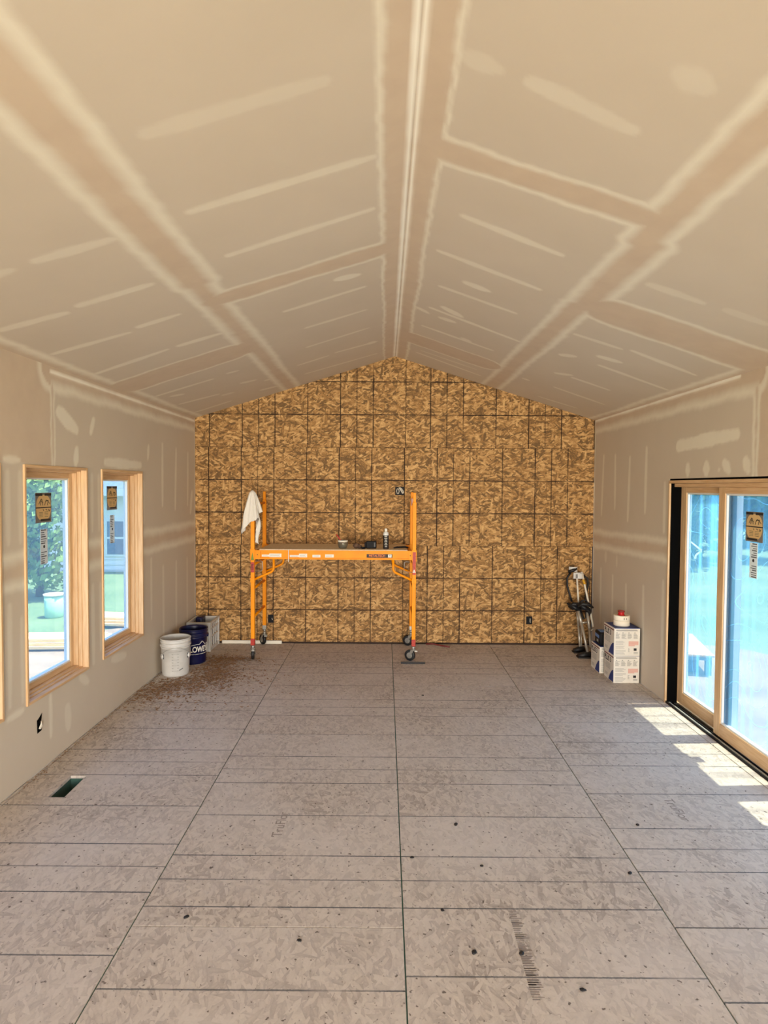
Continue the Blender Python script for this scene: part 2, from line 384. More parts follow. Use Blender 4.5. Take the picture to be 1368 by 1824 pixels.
def grid_obj(name, us, vs, P, mask, mats, holes=(), extra=None, flip=False):
    U, V = np.meshgrid(us, vs, indexing='ij'); co = P(U, V).reshape(-1, 3)
    nu, nv = len(us), len(vs)
    i, j = np.meshgrid(np.arange(nu - 1), np.arange(nv - 1), indexing='ij')
    uc = (us[:-1] + us[1:])[i] / 2; vc = (vs[:-1] + vs[1:])[j] / 2
    keep = np.ones(i.shape, bool)
    for (a, b, c, d) in holes: keep &= ~((uc > a) & (uc < b) & (vc > c) & (vc < d))
    i = i[keep]; j = j[keep]
    q = np.stack([i * nv + j, (i + 1) * nv + j, (i + 1) * nv + j + 1, i * nv + j + 1], -1)
    if flip: q = q[:, ::-1]
    me = bpy.data.meshes.new(name); col = mask(U, V).reshape(-1, 4)
    ev, ef = ([], []) if extra is None else extra
    nve = len(ev); n0 = len(co)
    allco = np.concatenate([co, np.array(ev, float).reshape(-1, 3)]) if nve else co
    me.vertices.add(len(allco)); me.vertices.foreach_set('co', allco.astype(np.float32).ravel())
    qe = (np.array(ef, int) + n0) if nve else np.zeros((0, 4), int)
    Q = np.concatenate([q, qe]); me.loops.add(Q.size); me.loops.foreach_set('vertex_index', Q.ravel().astype(np.int32))
    me.polygons.add(len(Q)); me.polygons.foreach_set('loop_start', (np.arange(len(Q)) * 4).astype(np.int32))
    me.polygons.foreach_set('loop_total', np.full(len(Q), 4, np.int32))
    me.polygons.foreach_set('material_index', np.concatenate([np.zeros(len(q)), np.ones(len(qe))]).astype(np.int32))
    a = me.attributes.new('mud', 'FLOAT_COLOR', 'POINT')
    full = np.zeros((len(allco), 4)); full[:n0] = col; a.data.foreach_set('color', full.astype(np.float32).ravel())
    me.update(calc_edges=True); me.validate()
    for m in mats: me.materials.append(m)
    o = bpy.data.objects.new(name, me); COL.objects.link(o); tag(o, kind='structure'); return o
def boxes_vf(bxs):
    V, F = [], []
    for (a, b) in bxs:
        n = len(V)
        for z in (a[2], b[2]):
            V += [(a[0], a[1], z), (b[0], a[1], z), (b[0], b[1], z), (a[0], b[1], z)]
        F += [(n, n + 3, n + 2, n + 1), (n + 4, n + 5, n + 6, n + 7), (n, n + 1, n + 5, n + 4), (n + 1, n + 2, n + 6, n + 5), (n + 2, n + 3, n + 7, n + 6), (n + 3, n, n + 4, n + 7)]
    return V, F
def axis(lo, mid, hi, coarse, fine, extra=()):
    a = np.concatenate([np.arange(lo, mid, coarse), np.arange(mid, hi, fine), [hi], np.array(extra, float)])
    a = np.unique(np.round(a, 4)); k = [0]
    ex = set(np.round(extra, 4)) | {round(lo, 4), round(hi, 4)}
    out = [a[0]]
    for x in a[1:]:
        if x - out[-1] < .004:
            if x in ex: out[-1] = x
            continue
        out.append(x)
    return np.array(out)
Y2 = 7.77
WIN = [(5.18, 6.05), (4.065, 4.93), (2.95, 3.815), (1.835, 2.70)]
WZ = (.50, 2.105)
DY0, DY1, DZ = 2.07, 5.69, 2.06
# left wall
Lb = [((4.42, 2.80), (Y2, 2.80), .165, .06), ((4.44, 2.72), (4.44, 2.05), .025, .02),
      ((3.2, 1.41), (Y2, 1.41), .125, .065), ((Y2, -.1), (Y2, 2.9), .05, .03)]
Ls = [((4.53, 2.50), (4.78, 2.39), .045, 1), ((5.06, 2.50), (5.01, 2.39), .022, 1), ((4.78, 2.24), (4.76, 2.13), .03, 1), ((6.23, 2.36), (6.21, 2.24), .022, .9),
      ((6.62, 2.41), (6.61, 1.76), .022, .8), ((7.05, 2.38), (7.01, 1.71), .022, .8), ((7.47, 2.35), (7.45, 1.74), .022, .7), ((5.27, 2.165), (6.02, 2.165), .035, .9),
      ((3.87, 2.13), (4.03, 2.13), .02, .8), ((7.62, 1.89), (7.56, 1.65), .03, .8), ((4.365, .47), (4.365, .18), .018, .7), ((4.6, .30), (4.61, .15), .035, .5),
      ((4.8, .47), (4.92, .40), .03, .6), ((5.37, .45), (5.64, .42), .03, .55), ((3.87, .49), (4.03, .49), .02, .7),
      ((3.90, 1.2), (3.89, .56), .02, .55), ((4.03, 1.1), (4.03, .55), .015, .5), ((5.02, 1.15), (5.02, .52), .022, .55), ((5.15, 1.15), (5.15, .6), .018, .5),
      ((3.90, 2.05), (3.90, 1.6), .02, .45), ((4.03, 2.05), (4.03, 1.6), .02, .45), ((5.02, 2.05), (5.02, 1.6), .02, .5), ((5.14, 2.05), (5.14, 1.6), .016, .5), ((6.10, 2.0), (6.10, 1.6), .015, .5),
      ((6.28, 1.22), (6.28, .62), .02, .6), ((6.62, 1.1), (6.62, .3), .025, .55), ((7.03, 1.1), (7.03, .35), .025, .6), ((7.42, 1.1), (7.42, .3), .022, .55)]
ys = axis(YF, 3.6, YB, .3, .014, [v for w in WIN for v in w]); zs = axis(0, .01, EAVE, .02, .014, WZ)
def Lmask(U, V): return mudmask(U, V, Lb, Ls, [((4.42, 2.772), (Y2, 2.772), .012), ((YB, 0), (YB, 3), .012)], [((3.0, 2.12), (4.42, 2.9)), ((YF, 0), (3.6, 2.9))])
def outer_boxes(x0, x1, holes, z1):
    b = []; e = sorted(holes); cur = YF - .15
    for (a, c, z0, zt) in e:
        b.append(((x0, cur, -.4), (x1, a, z1)))
        if z0 > 0: b.append(((x0, a, -.4), (x1, c, z0)))
        else: b.append(((x0, a, -.4), (x1, c, -.045)))
        b.append(((x0, a, zt), (x1, c, z1))); cur = c
    b.append(((x0, cur, -.4), (x1, YB + .15, z1))); return boxes_vf(b)
LH = [(a, b, WZ[0], WZ[1]) for a, b in WIN]
wl = grid_obj('wall_left', ys, zs, lambda U, V: np.stack([np.full(U.shape, XL), U, V], -1), Lmask, [M['drywall'], M['siding']], LH,
              outer_boxes(XL - .155, XL - .001, LH, EAVE + .06))
# right wall
Rb = [((4.40, 2.80), (Y2, 2.80), .16, .065), ((4.385, 2.68), (4.385, 2.0), .035, .03), ((5.5, 1.405), (Y2, 1.345), .115, .06), ((Y2, -.1), (Y2, 2.9), .05, .03)]
Rs = [((5.54, 2.35), (4.62, 2.38), .045, 1), ((5.36, 2.16), (5.36, 2.10), .035, .9), ((5.05, 2.16), (5.05, 2.10), .04, .9), ((4.86, 2.12), (4.85, 2.12), .015, .8), ((4.78, 2.17), (4.72, 2.11), .035, .9), ((4.5, 2.17), (4.47, 2.11), .04, .9),
      ((7.42, 2.35), (7.47, 1.65), .02, .8), ((7.05, 2.34), (7.04, 1.74), .02, .8), ((6.63, 2.3), (6.66, 1.63), .022, .85), ((6.21, 2.37), (6.22, 1.73), .024, .9), ((5.79, 2.02), (5.79, 1.57), .022, .7),
      ((7.45, 1.0), (7.45, .35), .022, .7), ((7.06, .97), (7.06, .45), .022, .75), ((6.67, .93), (6.65, .3), .022, .75), ((6.22, .98), (6.21, .30), .022, .75), ((5.78, 1.1), (5.78, .24), .022, .7), ((6.95, 1.2), (6.95, 1.1), .02, .5), ((7.3, 1.2), (7.3, 1.12), .03, .5)]
ys = axis(YF, 3.6, YB, .3, .014, [DY0, DY1]); zs = axis(0, .01, EAVE, .02, .014, [DZ])
def Rmask(U, V): return mudmask(U, V, Rb, Rs, [((4.6, 2.80), (Y2, 2.80), .014), ((YB, 0), (YB, 3), .012)], [((3.0, 2.05), (4.36, 2.9)), ((YF, 0), (3.6, 2.9))])
wr = grid_obj('wall_right', ys, zs, lambda U, V: np.stack([np.full(U.shape, XR), U, V], -1), Rmask, [M['drywall'], M['siding']], [(DY0, DY1, -1, DZ)],
              outer_boxes(XR + .001, XR + .155, [(DY0, DY1, 0, DZ)], EAVE + .06), flip=True)
# ceiling: s = distance from the ridge along the slope
lsl, lsr = math.hypot(RX - XL, RIDGE - EAVE), math.hypot(XR - RX, RIDGE - EAVE)
CLb = [((1.31, .5), (1.33, 3.8), .14, .06), ((1.33, 3.8), (1.33, 5.6), .12, .06), ((1.33, 5.6), (1.35, 8), .115, .055), ((0, 4.165), (1.3, 4.165), .135, .035), ((1.57, 5.46), (2.45, 5.50), .25, .03), ((1.40, 5.3), (1.40, 5.6), .06, .03),
       ((0, .5), (0, 4.3), .165, .028), ((0, 4.3), (0, 8), .155, .02), ((lsl, 4.9), (lsl, 8), .10, .05), ((lsl, .5), (lsl, 4.9), .10, .05)]
CLs = [((1.05, 2.34), (.37, 2.36), .035, .35), ((1.09, 2.97), (.19, 2.99), .028, .7), ((1.05, 3.55), (.21, 3.53), .024, .75), ((1.86, 2.98), (1.48, 3.0), .03, .6), ((2.2, 2.98), (1.99, 2.99), .03, .5),
       ((1.96, 3.6), (1.54, 3.61), .028, .7), ((2.43, 3.6), (2.07, 3.64), .03, .7), ((1.85, 4.2), (1.58, 4.2), .026, .75), ((2.46, 4.21), (1.95, 4.25), .024, .75), ((1.79, 4.84), (1.45, 4.85), .028, .8), ((2.48, 4.89), (1.89, 4.84), .026, .8),
       ((.93, 4.8), (.3, 4.8), .022, .8), ((.48, 4.46), (.34, 4.5), .035, .9), ((.84, 5.4), (.31, 5.41), .02, .8), ((.91, 6.04), (.3, 6.03), .018, .75), ((.67, 6.61), (.23, 6.68), .02, .8), ((.30, 6.66), (.25, 6.68), .04, .8), ((1.09, 6.66), (.77, 6.65), .02, .75),
       ((1.08, 7.18), (.24, 7.27), .018, .75), ((2.47, 6.13), (1.91, 6.14), .022, .8), ((2.45, 6.77), (2.05, 6.86), .025, .75), ((2.01, 6.98), (1.91, 7.0), .03, .6), ((1.72, 6.68), (1.6, 6.73), .03, .7), ((2.47, 7.42), (2.05, 7.4), .025, .7), ((1.64, 7.32), (1.44, 7.38), .03, .7), ((1.73, 6.1), (1.64, 6.12), .025, .7), ((2.38, 6.32), (2.3, 6.38), .03, .7), ((1.5, 6.9), (1.46, 6.9), .03, .6)]
CRb = [((1.26, .5), (1.235, 3.2), .125, .05), ((1.27, 3.2), (1.28, 4.3), .135, .06), ((1.25, 4.3), (1.24, 8), .125, .05), ((0, 2.945), (1.2, 2.97), .12, .035), ((1.50, 4.22), (2.6, 4.27), .255, .04), ((.2, 6.6), (.95, 6.68), .235, .025),
       ((0, .5), (0, 3.2), .155, .02), ((0, 3.2), (0, 8), .155, .025), ((lsr, .5), (lsr, 8), .09, .045)]
CRs = [((.44, 2.33), (.85, 2.41), .035, .45), ((.33, 3.53), (.93, 3.62), .026, .8), ((.24, 4.12), (.95, 4.22), .024, .8), ((.49, 4.53), (.65, 4.55), .035, .9), ((.31, 4.77), (.92, 4.83), .02, .8), ((.28, 5.37), (1.11, 5.52), .022, .85), ((.39, 5.25), (.54, 5.34), .04, .9), ((.39, 5.56), (.5, 5.56), .035, .8),
       ((.25, 6.0), (.96, 6.08), .02, .8), ((.66, 6.0), (.72, 6.05), .04, .7), ((.17, 5.48), (.26, 5.54), .025, .8), ((.26, 7.18), (1.03, 7.32), .018, .8), ((.3, 7.02), (.95, 7.08), .014, .6), ((1.48, 3.63), (1.8, 3.65), .03, .5), ((1.42, 4.87), (1.79, 4.87), .022, .7), ((1.87, 4.83), (2.42, 4.92), .025, .8),
       ((1.76, 5.22), (1.9, 5.2), .04, .9), ((1.5, 5.51), (1.59, 5.43), .03, .8), ((1.83, 5.46), (2.48, 5.54), .022, .8), ((1.64, 6.16), (1.75, 6.06), .03, .8), ((1.8, 6.13), (2.18, 6.16), .022, .8), ((1.79, 6.74), (2.36, 6.8), .022, .75), ((1.79, 7.43), (2.24, 7.4), .02, .7), ((.88, 2.07), (.98, 2.1), .04, .3), ((.19, 2.31), (.3, 2.32), .04, .35), ((1.95, 3.64), (2.2, 3.66), .03, .35), ((1.45, 6.8), (1.5, 6.8), .025, .8)]
def cmask(U, V):
    r = np.zeros(U.shape + (4,)); a = U <= 0
    l = mudmask(-U, V, CLb, CLs, [((.016, 0), (.016, 8), .012)]); rr = mudmask(U, V, CRb, CRs, [((.014, 0), (.014, 8), .010)])
    return np.where(a[..., None], l, rr)
ss = np.unique(np.concatenate([np.linspace(-lsl, 0, 186), np.linspace(0, lsr, 186), [-.003, .004]])); yc = axis(YF, 1.2, YB, .3, .016)
def cP(U, V):
    k = (RIDGE - EAVE)
    x = np.where(U <= 0, RX + U * (RX - XL) / lsl, RX + U * (XR - RX) / lsr)
    z = np.where(U <= 0, RIDGE + U * k / lsl, RIDGE - U * k / lsr)
    z = np.where(np.abs(U) < .0005, RIDGE + .004, z)
    return np.stack([x, V, z], -1)
# roof build-up above the board
rv = [(XL - .45, YF - .3, EAVE - .10), (RX, YF - .3, RIDGE + .03), (XR + .45, YF - .3, EAVE - .10)]
RV, RF = [], []
for y in (YF - .3, YB + .3):
    for dz in (0.0, .25):
        RV += [(XL - .16, y, EAVE + .005 - .05 + dz + .02), (RX, y, RIDGE + .03 + dz), (XR + .16, y, EAVE - .045 + dz + .02)]
RF = [(0, 1, 4, 3), (1, 2, 5, 4), (6, 9, 10, 7), (7, 10, 11, 8), (0, 6, 7, 1), (1, 7, 8, 2), (3, 4, 10, 9), (4, 5, 11, 10), (0, 3, 9, 6), (2, 8, 11, 5)]
ce = grid_obj('ceiling', ss, yc, cP, cmask, [M['drywall'], M['shingle']], extra=(RV, RF))
# end wall behind the camera, with an unseen wide opening added to let the rear fill in
b = MB()
for (a, c) in (((XL - .15, YF - .12, 0), (-2.05, YF, EAVE + .1)), ((2.25, YF - .12, 0), (XR + .15, YF, EAVE + .1)), ((-2.05, YF - .12, 2.5), (2.25, YF, EAVE + .1))): b.box(a, c)
b.poly([(XL - .15, YF - .12, EAVE + .1), (XR + .15, YF - .12, EAVE + .1), (RX, YF - .12, RIDGE + .12)], (0, .12, 0))
tag(b.build('wall_front', M['drywall']), kind='structure')
# back wall: studs and backing with OSB sheets as parts
b = MB(); b.poly([(XL - .15, YB + .013, -.4), (XR + .15, YB + .013, -.4), (XR + .15, YB + .013, EAVE), (RX, YB + .013, RIDGE + .05), (XL - .15, YB + .013, EAVE)], (0, .14, 0))
wb = tag(b.build('wall_back', mat('dark_gap_brown', S(52, 36, 26), .9)), kind='structure')
def clip(poly, f):  # keep f(p)>=0
    out = []
    for i in range(len(poly)):
        p, q = poly[i], poly[(i + 1) % len(poly)]; a, c = f(p), f(q)
        if a >= 0: out.append(p)
        if (a >= 0) != (c >= 0):
            t = a / (a - c); out.append((p[0] + t * (q[0] - p[0]), p[1] + t * (q[1] - p[1])))
    return out
def sheet(poly, org, Mx, m, parent, th=.011):
    """poly in board coords; object origin at org so printed lines start there"""
    bb = MB(); bb.poly([(p[0] - org[0], p[1] - org[1], -th) for p in poly], (0, 0, th))
    es = [e for e in bb.bm.edges if all(v.co.z > -1e-5 for v in e.verts)]
    bmesh.ops.bevel(bb.bm, geom=es, offset=.0015, segments=1, affect='EDGES')
    o = bb.build('osb_sheet', m, parent); o.matrix_local = Mx @ Matrix.Translation((org[0], org[1], 0)); return o
MW = Matrix.Translation((0, YB, 0)) @ Matrix.Rotation(math.radians(90), 4, 'X')
z0 = .018; HB = 1.2192; g = .0018
sl_l = (RIDGE - EAVE) / (RX - XL); sl_r = (RIDGE - EAVE) / (XR - RX)
fl_ = lambda p: EAVE + (p[0] - XL) * sl_l + .01 - p[1]
fr_ = lambda p: EAVE + (XR - p[0]) * sl_r + .01 - p[1]
rows = [(z0, z0 + HB, [(XL, .227, .2290 - 2 * HB), (.227, 1.37 + HB, .532 - .4064), (1.37 + HB, XR, 1.37 + HB)]),
        (z0 + HB, z0 + 2 * HB, [(XL, .238 - 2 * HB, .238 - 4 * HB), (.238 - 2 * HB, .238, .238 - 2 * HB), (.238, XR, .238)]),
        (z0 + 2 * HB, z0 + 3 * HB, [(XL, .252 - 2 * HB, .252 - 4 * HB), (.252 - 2 * HB, .252, .252 - 2 * HB), (.252, XR, .252 - .1016)])]
for (za, zb, cs) in rows:
    for (xa, xb, ox) in cs:
        if xb - xa < .02: continue
        p = [(xa + g, za + g), (xb - g, za + g), (xb - g, zb - g), (xa + g, zb - g)]
        p = clip(clip(p, fl_), fr_); sheet(p, (ox, za), MW, M['osb_wall'], wb)
# floor: joists/underlay with sheets as parts
b = MB(); VX0, VX1, VY0, VY1 = -2.12, -2.015, 3.856, 4.147
for (a, c) in (((XL, YF, -.30), (VX0, YB, -.02)), ((VX1, YF, -.30), (XR + .15, YB + .01, -.02)), ((VX0, YF, -.30), (VX1, VY0, -.02)), ((VX0, VY1, -.30), (VX1, YB, -.02))): b.box(a, c)
b.box((XL, YF, -.018), (XR + .02, VY0 - .4, -.007)); b.box((VX1 + .2, VY0 - .4, -.018), (XR + .02, YB, -.007))
b.mi = 1; b.box((VX0, VY0, -.32), (VX1, VY1, -.29))
fl0 = tag(b.build('floor', [M['seam'], M['duct']]), kind='structure')
MF = Matrix.Rotation(math.radians(90), 4, 'Z')   # local x -> world y, local y -> -world x
xs_ = .094
cols = [(XL - .0, xs_ - 2 * HB, [YF, -1.0, 1.4, 3.9, 6.3, YB], 2.54), (xs_ - 2 * HB, xs_ - HB, [YF, -1.12, 1.31, 3.76, 6.20, YB], 2.54),
        (xs_ - HB, xs_, [YF, -2.2, .25, 2.715, 4.88, 7.317, YB], 2.44), (xs_, xs_ + HB, [YF, -1.22, 1.22, 3.66, 6.10, YB], 2.44),
        (xs_ + HB, xs_ + 2 * HB, [YF, -2.15, .29, 2.73, 5.17, 7.61, YB], 2.73), (xs_ + 2 * HB, XR + .0, [YF, -.9, 1.54, 3.98, 6.4, YB], 2.73)]
for ci, (xa, xb, js, ph) in enumerate(cols):
    gg = .003
    for k in range(len(js) - 1):
        ya, yb = js[k], js[k + 1]; o_ = ph + math.floor((ya - ph) / HB) * HB
        if ci == 2 and ya < 2.7: o_ = 2.366 - HB * 3
        rects = [(xa + gg, xb - gg, ya + .0015, yb - .0015)]
        if ci == 1 and ya < VY0 < yb: # opening cut for the register
            A = rects[0]; rects = [(A[0], A[1], A[2], VY0), (A[0], VX0, VY0, VY1), (VX1, A[1], VY0, VY1), (A[0], A[1], VY1, A[3])]
            bb = MB(); Z = -.018
            for (x0, x1, y0, y1) in rects:
                bb.box((y0 - o_, -x1, Z), (y1 - o_, -x0, 0))
            bmesh.ops.remove_doubles(bb.bm, verts=bb.bm.verts, dist=1e-5)
            o = bb.build('osb_sheet', M['osb_floor'], fl0); o.matrix_local = MF @ Matrix.Translation((o_, 0, 0)); continue
        for (x0, x1, y0, y1) in rects:
            sheet([(y0, -x1), (y1, -x1), (y1, -x0), (y0, -x0)], (o_, 0), MF, M['osb_floor'], fl0, .018)

# ------------------------------------------------------------------ text and flat print
def text_mesh(txt, size, m, parent, M4, name='lettering', ext=.0006, sx=1.0, align='CENTER', bold=0):
    c = bpy.data.curves.new(name, 'FONT'); c.body = txt; c.size = size; c.extrude = ext; c.align_x = align; c.align_y = 'CENTER'; c.offset = bold
    o = bpy.data.objects.new(name, c); COL.objects.link(o)
    me = bpy.data.meshes.new_from_object(o); bpy.data.objects.remove(o); bpy.data.curves.remove(c)
    for v in me.vertices: v.co.x *= sx
    me.materials.clear(); me.materials.append(m)
    o = bpy.data.objects.new(name, me); COL.objects.link(o); o.parent = parent; o.matrix_local = M4; return o
FRONT = Matrix.Rotation(math.radians(90), 4, 'X')             # text readable from -Y
LEFTF = Matrix.Rotation(math.radians(-90), 4, 'Z') @ FRONT     # readable from -X

# ------------------------------------------------------------------ windows
def labels(par, xg, y, zt, sgn, sc=1.0, mir=1):
    """maker's gold label with a rating strip below it, stuck on the pane; sgn = direction to the room"""
    w, h = .105 * sc, .217 * sc
    def R(y0, y1, z0_, z1_, d, m, nm): 
        q = MB(); q.box((xg, y0, z0_), (xg + sgn * (.001 + d), y1, z1_)); return q.build(nm, m, par)
    y0, y1 = y - w, y + w
    lab = R(y0, y1, zt - h, zt, .0004, M['labgrey'], 'maker_label')
    q = MB(); pts = []
    for k in range(24):
        a = 2 * math.pi * k / 24; pts.append((xg + sgn * .0016, y + w * .93 * math.copysign(abs(math.cos(a)) ** .75, math.cos(a)), zt - h * .5 + h * .43 * math.copysign(abs(math.sin(a)) ** .8, math.sin(a))))
    q.poly(pts, (sgn * .0004, 0, 0)); q.build('gold_medallion', M['gold'], lab)
    q = MB(); e = xg + sgn * .0021
    def bar(a0, a1, b0, b1): q.box((e, y0 + a0 * 2 * w, zt - b1 * h), (e + sgn * .0003, y0 + a1 * 2 * w, zt - b0 * h))
    bar(.0, .43, .02, .10); bar(.57, 1, .02, .10); bar(.0, 1, .48, .515); bar(.30, .92, .88, .95)
    tag(q.build('printed_bars', M['ink_k'], lab), kind='stuff')
    q = MB(); 
    for (a, b_) in (((.2, .38), (.36, .2)), ((.36, .2), (.30, .42)), ((.40, .22), (.44, .42)), ((.3, .30), (.46, .33)), ((.56, .42), (.66, .24)), ((.66, .24), (.9, .38)), ((.62, .3), (.8, .26)), ((.8, .26), (.74, .42)), ((.45, .57), (.5, .60)), ((.62, .56), (.72, .60)), ((.80, .56), (.84, .64)), ((.84, .64), (.9, .58))):
        if mir < 0: a = (1 - a[0], a[1]); b_ = (1 - b_[0], b_[1])
        q.tube([(e, y0 + a[0] * 2 * w, zt - a[1] * h), (e, y0 + (a[0] + b_[0]) * w, zt - (a[1] + b_[1]) * h / 2 + .004), (e, y0 + b_[0] * 2 * w, zt - b_[1] * h)], .0022 * sc, 5)
    for r_ in range(4): q.box((e, y0 + .22 * 2 * w, zt - (.655 + .05 * r_) * h), (e + sgn * .0003, y0 + .45 * 2 * w, zt - (.645 + .05 * r_) * h)); q.box((e, y0 + .55 * 2 * w, zt - (.655 + .05 * r_) * h), (e + sgn * .0003, y0 + .78 * 2 * w, zt - (.645 + .05 * r_) * h))
    tag(q.build('handwriting', M['ink_k'], lab), kind='stuff')
    # rating strip
    z1 = zt - h - .048 * sc if sgn > 0 else zt - h - .008
    hs = .255 * sc; ws = .047 * sc; yc_ = y + .0 * w
    st = R(yc_ - ws, yc_ + ws, z1 - hs, z1, .0004, M['label_paper'], 'rating_label')
    q = MB()
    for r_ in range(16):
        t = r_ / 16
        if .42 < t < .62: continue
        ln = random.uniform(.5, .95); q.box((e, yc_ - ws * .85, z1 - hs * (t + .045)), (e + sgn * .0003, yc_ - ws * .85 + 1.7 * ws * ln, z1 - hs * (t + .022 - .01 * (r_ % 3 == 0))))
    tag(q.build('printed_lines', M['ink'], st), kind='stuff')
    q = MB(); q.cyl((e, yc_, z1 - hs * .5), (e + sgn * .0004, yc_, z1 - hs * .5), .012 * sc); q.build('round_mark', M['ink_k'], st)
def window(i, y0, y1):
    t = thing('window_%d' % (i + 1), kind='structure'); z0_, z1_ = WZ; x = XL; j = .020
    P, Hh = M['pine_v'], M['pine_h']
    def bx(nm, a, c, m, bev=.002): q = MB(); q.box(a, c, bev=bev); return q.build(nm, m, t)
    # jamb extensions, 15 mm proud of the board
    for (ya, yb) in ((y0 + j - .001, y0 + j + .009), (y1 - j - .009, y1 - j + .001)): bx('jamb_stop', (x - .085, ya, z0_ + j), (x - .034, yb, z1_ - j), P)
    bx('head_stop', (x - .085, y0 + j, z1_ - j - .009), (x - .034, y1 - j, z1_ - j + .001), Hh); bx('sill_stop', (x - .085, y0 + j, z0_ + j - .001), (x - .034, y1 - j, z0_ + j + .009), Hh)
    bx('jamb', (x - .085, y0, z0_), (x + .012, y0 + j, z1_), P); bx('jamb', (x - .085, y1 - j, z0_), (x + .012, y1, z1_), P)
    bx('head', (x - .085, y0 + j, z1_ - j), (x + .012, y1 - j, z1_), Hh); bx('sill', (x - .085, y0 + j, z0_), (x + .012, y1 - j, z0_ + j), Hh)
    # frame step
    k = .042; xa, xb = x - .125, x - .060
    bx('frame_stile', (xa, y0 + j, z0_ + j), (xb, y0 + k, z1_ - j), P); bx('frame_stile', (xa, y1 - k, z0_ + j), (xb, y1 - j, z1_ - j), P)
    bx('frame_head', (xa, y0 + k, z1_ - k), (xb, y1 - k, z1_ - j), Hh); bx('frame_sill', (xa, y0 + k, z0_ + j), (xb, y1 - k, z0_ + k), Hh)
    # sash
    s = .085; xa, xb = x - .145, x - .095
    bx('sash_stile', (xa, y0 + k, z0_ + k), (xb, y0 + s, z1_ - k), P); bx('sash_stile', (xa, y1 - s, z0_ + k), (xb, y1 - k, z1_ - k), P)
    bx('sash_rail', (xa, y0 + s, z1_ - s), (xb, y1 - s, z1_ - k), Hh); bx('sash_rail', (xa, y0 + s, z0_ + k), (xb, y1 - s, z0_ + s), Hh)
    q = MB(); bd = .012; xa, xb = x - .143, x - .103
    q.box((xa, y0 + s, z0_ + s), (xb, y0 + s + bd, z1_ - s)); q.box((xa, y1 - s - bd, z0_ + s), (xb, y1 - s, z1_ - s)); q.box((xa, y0 + s + bd, z1_ - s - bd), (xb, y1 - s - bd, z1_ - s)); q.box((xa, y0 + s + bd, z0_ + s), (xb, y1 - s - bd, z0_ + s + bd))
    q.build('glazing_bead', M['glazed_white'], t)
    xg = x - .122
    q = MB(); q.box((xg - .004, y0 + s, z0_ + s), (xg, y1 - s, z1_ - s)); pane = q.build('pane', M['glass_win'], t)
    return t, pane, xg
for i, (a, c) in enumerate(WIN):
    t, pane, xg = window(i, a, c)
    if i == 0: labels(pane, xg, 5.662, 1.963, 1, 1)
    if i == 1: labels(pane, xg, 4.525, 1.913, 1, 1)
    if i > 1: labels(pane, xg, a + .46, 1.92, 1, 1)

# ------------------------------------------------------------------ sliding door
t = thing('door_1', kind='structure')
def bx(nm, a, c, m, bev=.002, par=None): q = MB(); q.box(a, c, bev=bev); return q.build(nm, m, par or t)
x = XR
bx('head_trim', (x - .008, DY0, 2.018), (x + .15, DY1, 2.045), M['pine_h'])
bx('gap_strip', (x + .002, DY0, 2.0445), (x + .02, DY1, 2.06), M['void'], 0)
bx('head_frame', (x + .03, DY0 + .02, 1.985), (x + .15, DY1 - .02, 2.017), M['pine_h'])
for (ya, yb) in ((DY1 - .018, DY1), (DY0, DY0 + .018)): bx('jamb', (x - .010, ya, 0), (x + .15, yb, 2.018), M['pine_v'])
for (ya, yb) in ((DY1 - .032, DY1 - .018), (DY0 + .018, DY0 + .032)): bx('black_channel', (x + .006, ya, 0.0), (x + .094, yb, 2.017), M['void'], 0)
bx('sill_base', (x - .01, DY0, -.04), (x + .19, DY1, -.012), M['rubber'], 0)
bx('sill_track', (x - .006, DY0, -.012), (x + .004, DY1, .018), M['black'], 0)
bx('sill_track', (x + .010, DY0, -.012), (x + .016, DY1, .010), M['white_pl'], 0); bx('sill_track', (x + .024, DY0, -.012), (x + .030, DY1, .010), M['white_pl'], 0)
bx('sill_track', (x + .040, DY0, -.012), (x + .046, DY1, .016), M['black'], 0)
bx('threshold', (x + .10, DY0, -.04), (x + .19, DY1, .004), M['steel'], 0)
PW = .93
def panel(y0, y1, xc, white=None, rail=.105):
    z0_, z1_ = .018, 1.985; st = .09; P = thing('door_panel'); P.parent = t
    A, B_ = xc - .022, xc + .022
    for (a, b_) in ((y0, y0 + st), (y1 - st, y1)):
        s_ = bx('stile', (A, a, z0_), (B_, b_, z1_), M['glazed_white'] if white == a else M['pine_v'], .003, P)
        bx('cladding', (B_ + .0003, a, z0_), (B_ + .006, b_, z1_), M['glazed_white'], 0, s_)
    for (a, b_) in ((z0_, z0_ + rail), (z1_ - .05, z1_)):
        s_ = bx('rail', (A, y0 + st, a), (B_, y1 - st, b_), M['pine_h'], .003, P)
        bx('cladding', (B_ + .0003, y0 + st, a), (B_ + .006, y1 - st, b_), M['glazed_white'], 0, s_)
    q = MB(); bd = .014; a0, a1, c0, c1 = y0 + st, y1 - st, z0_ + rail, z1_ - .05
    q.box((A + .008, a0, c0), (B_ - .006, a0 + bd, c1)); q.box((A + .008, a1 - bd, c0), (B_ - .006, a1, c1)); q.box((A + .008, a0 + bd, c0), (B_ - .006, a1 - bd, c0 + bd)); q.box((A + .008, a0 + bd, c1 - bd), (B_ - .006, a1 - bd, c1))
    q.build('glazing_bead', M['glazed_white'], P)
    q = MB(); q.box((xc + .002, a0, c0), (xc + .006, a1, c1)); pane = q.build('pane', M['glass_door'], P)
    return pane, xc + .002
XO, XI = x + .118, x + .066
p1, xg1 = panel(DY1 - .018 - .015 - PW + .04, DY1 - .033, XO, DY1 - .018 - .015 - PW + .04)
p2, xg2 = panel(4.93 - .945, 4.93, XI)
mid = 4.93 - .945 - .002
p3, xg3 = panel(mid - .945, mid, XI)
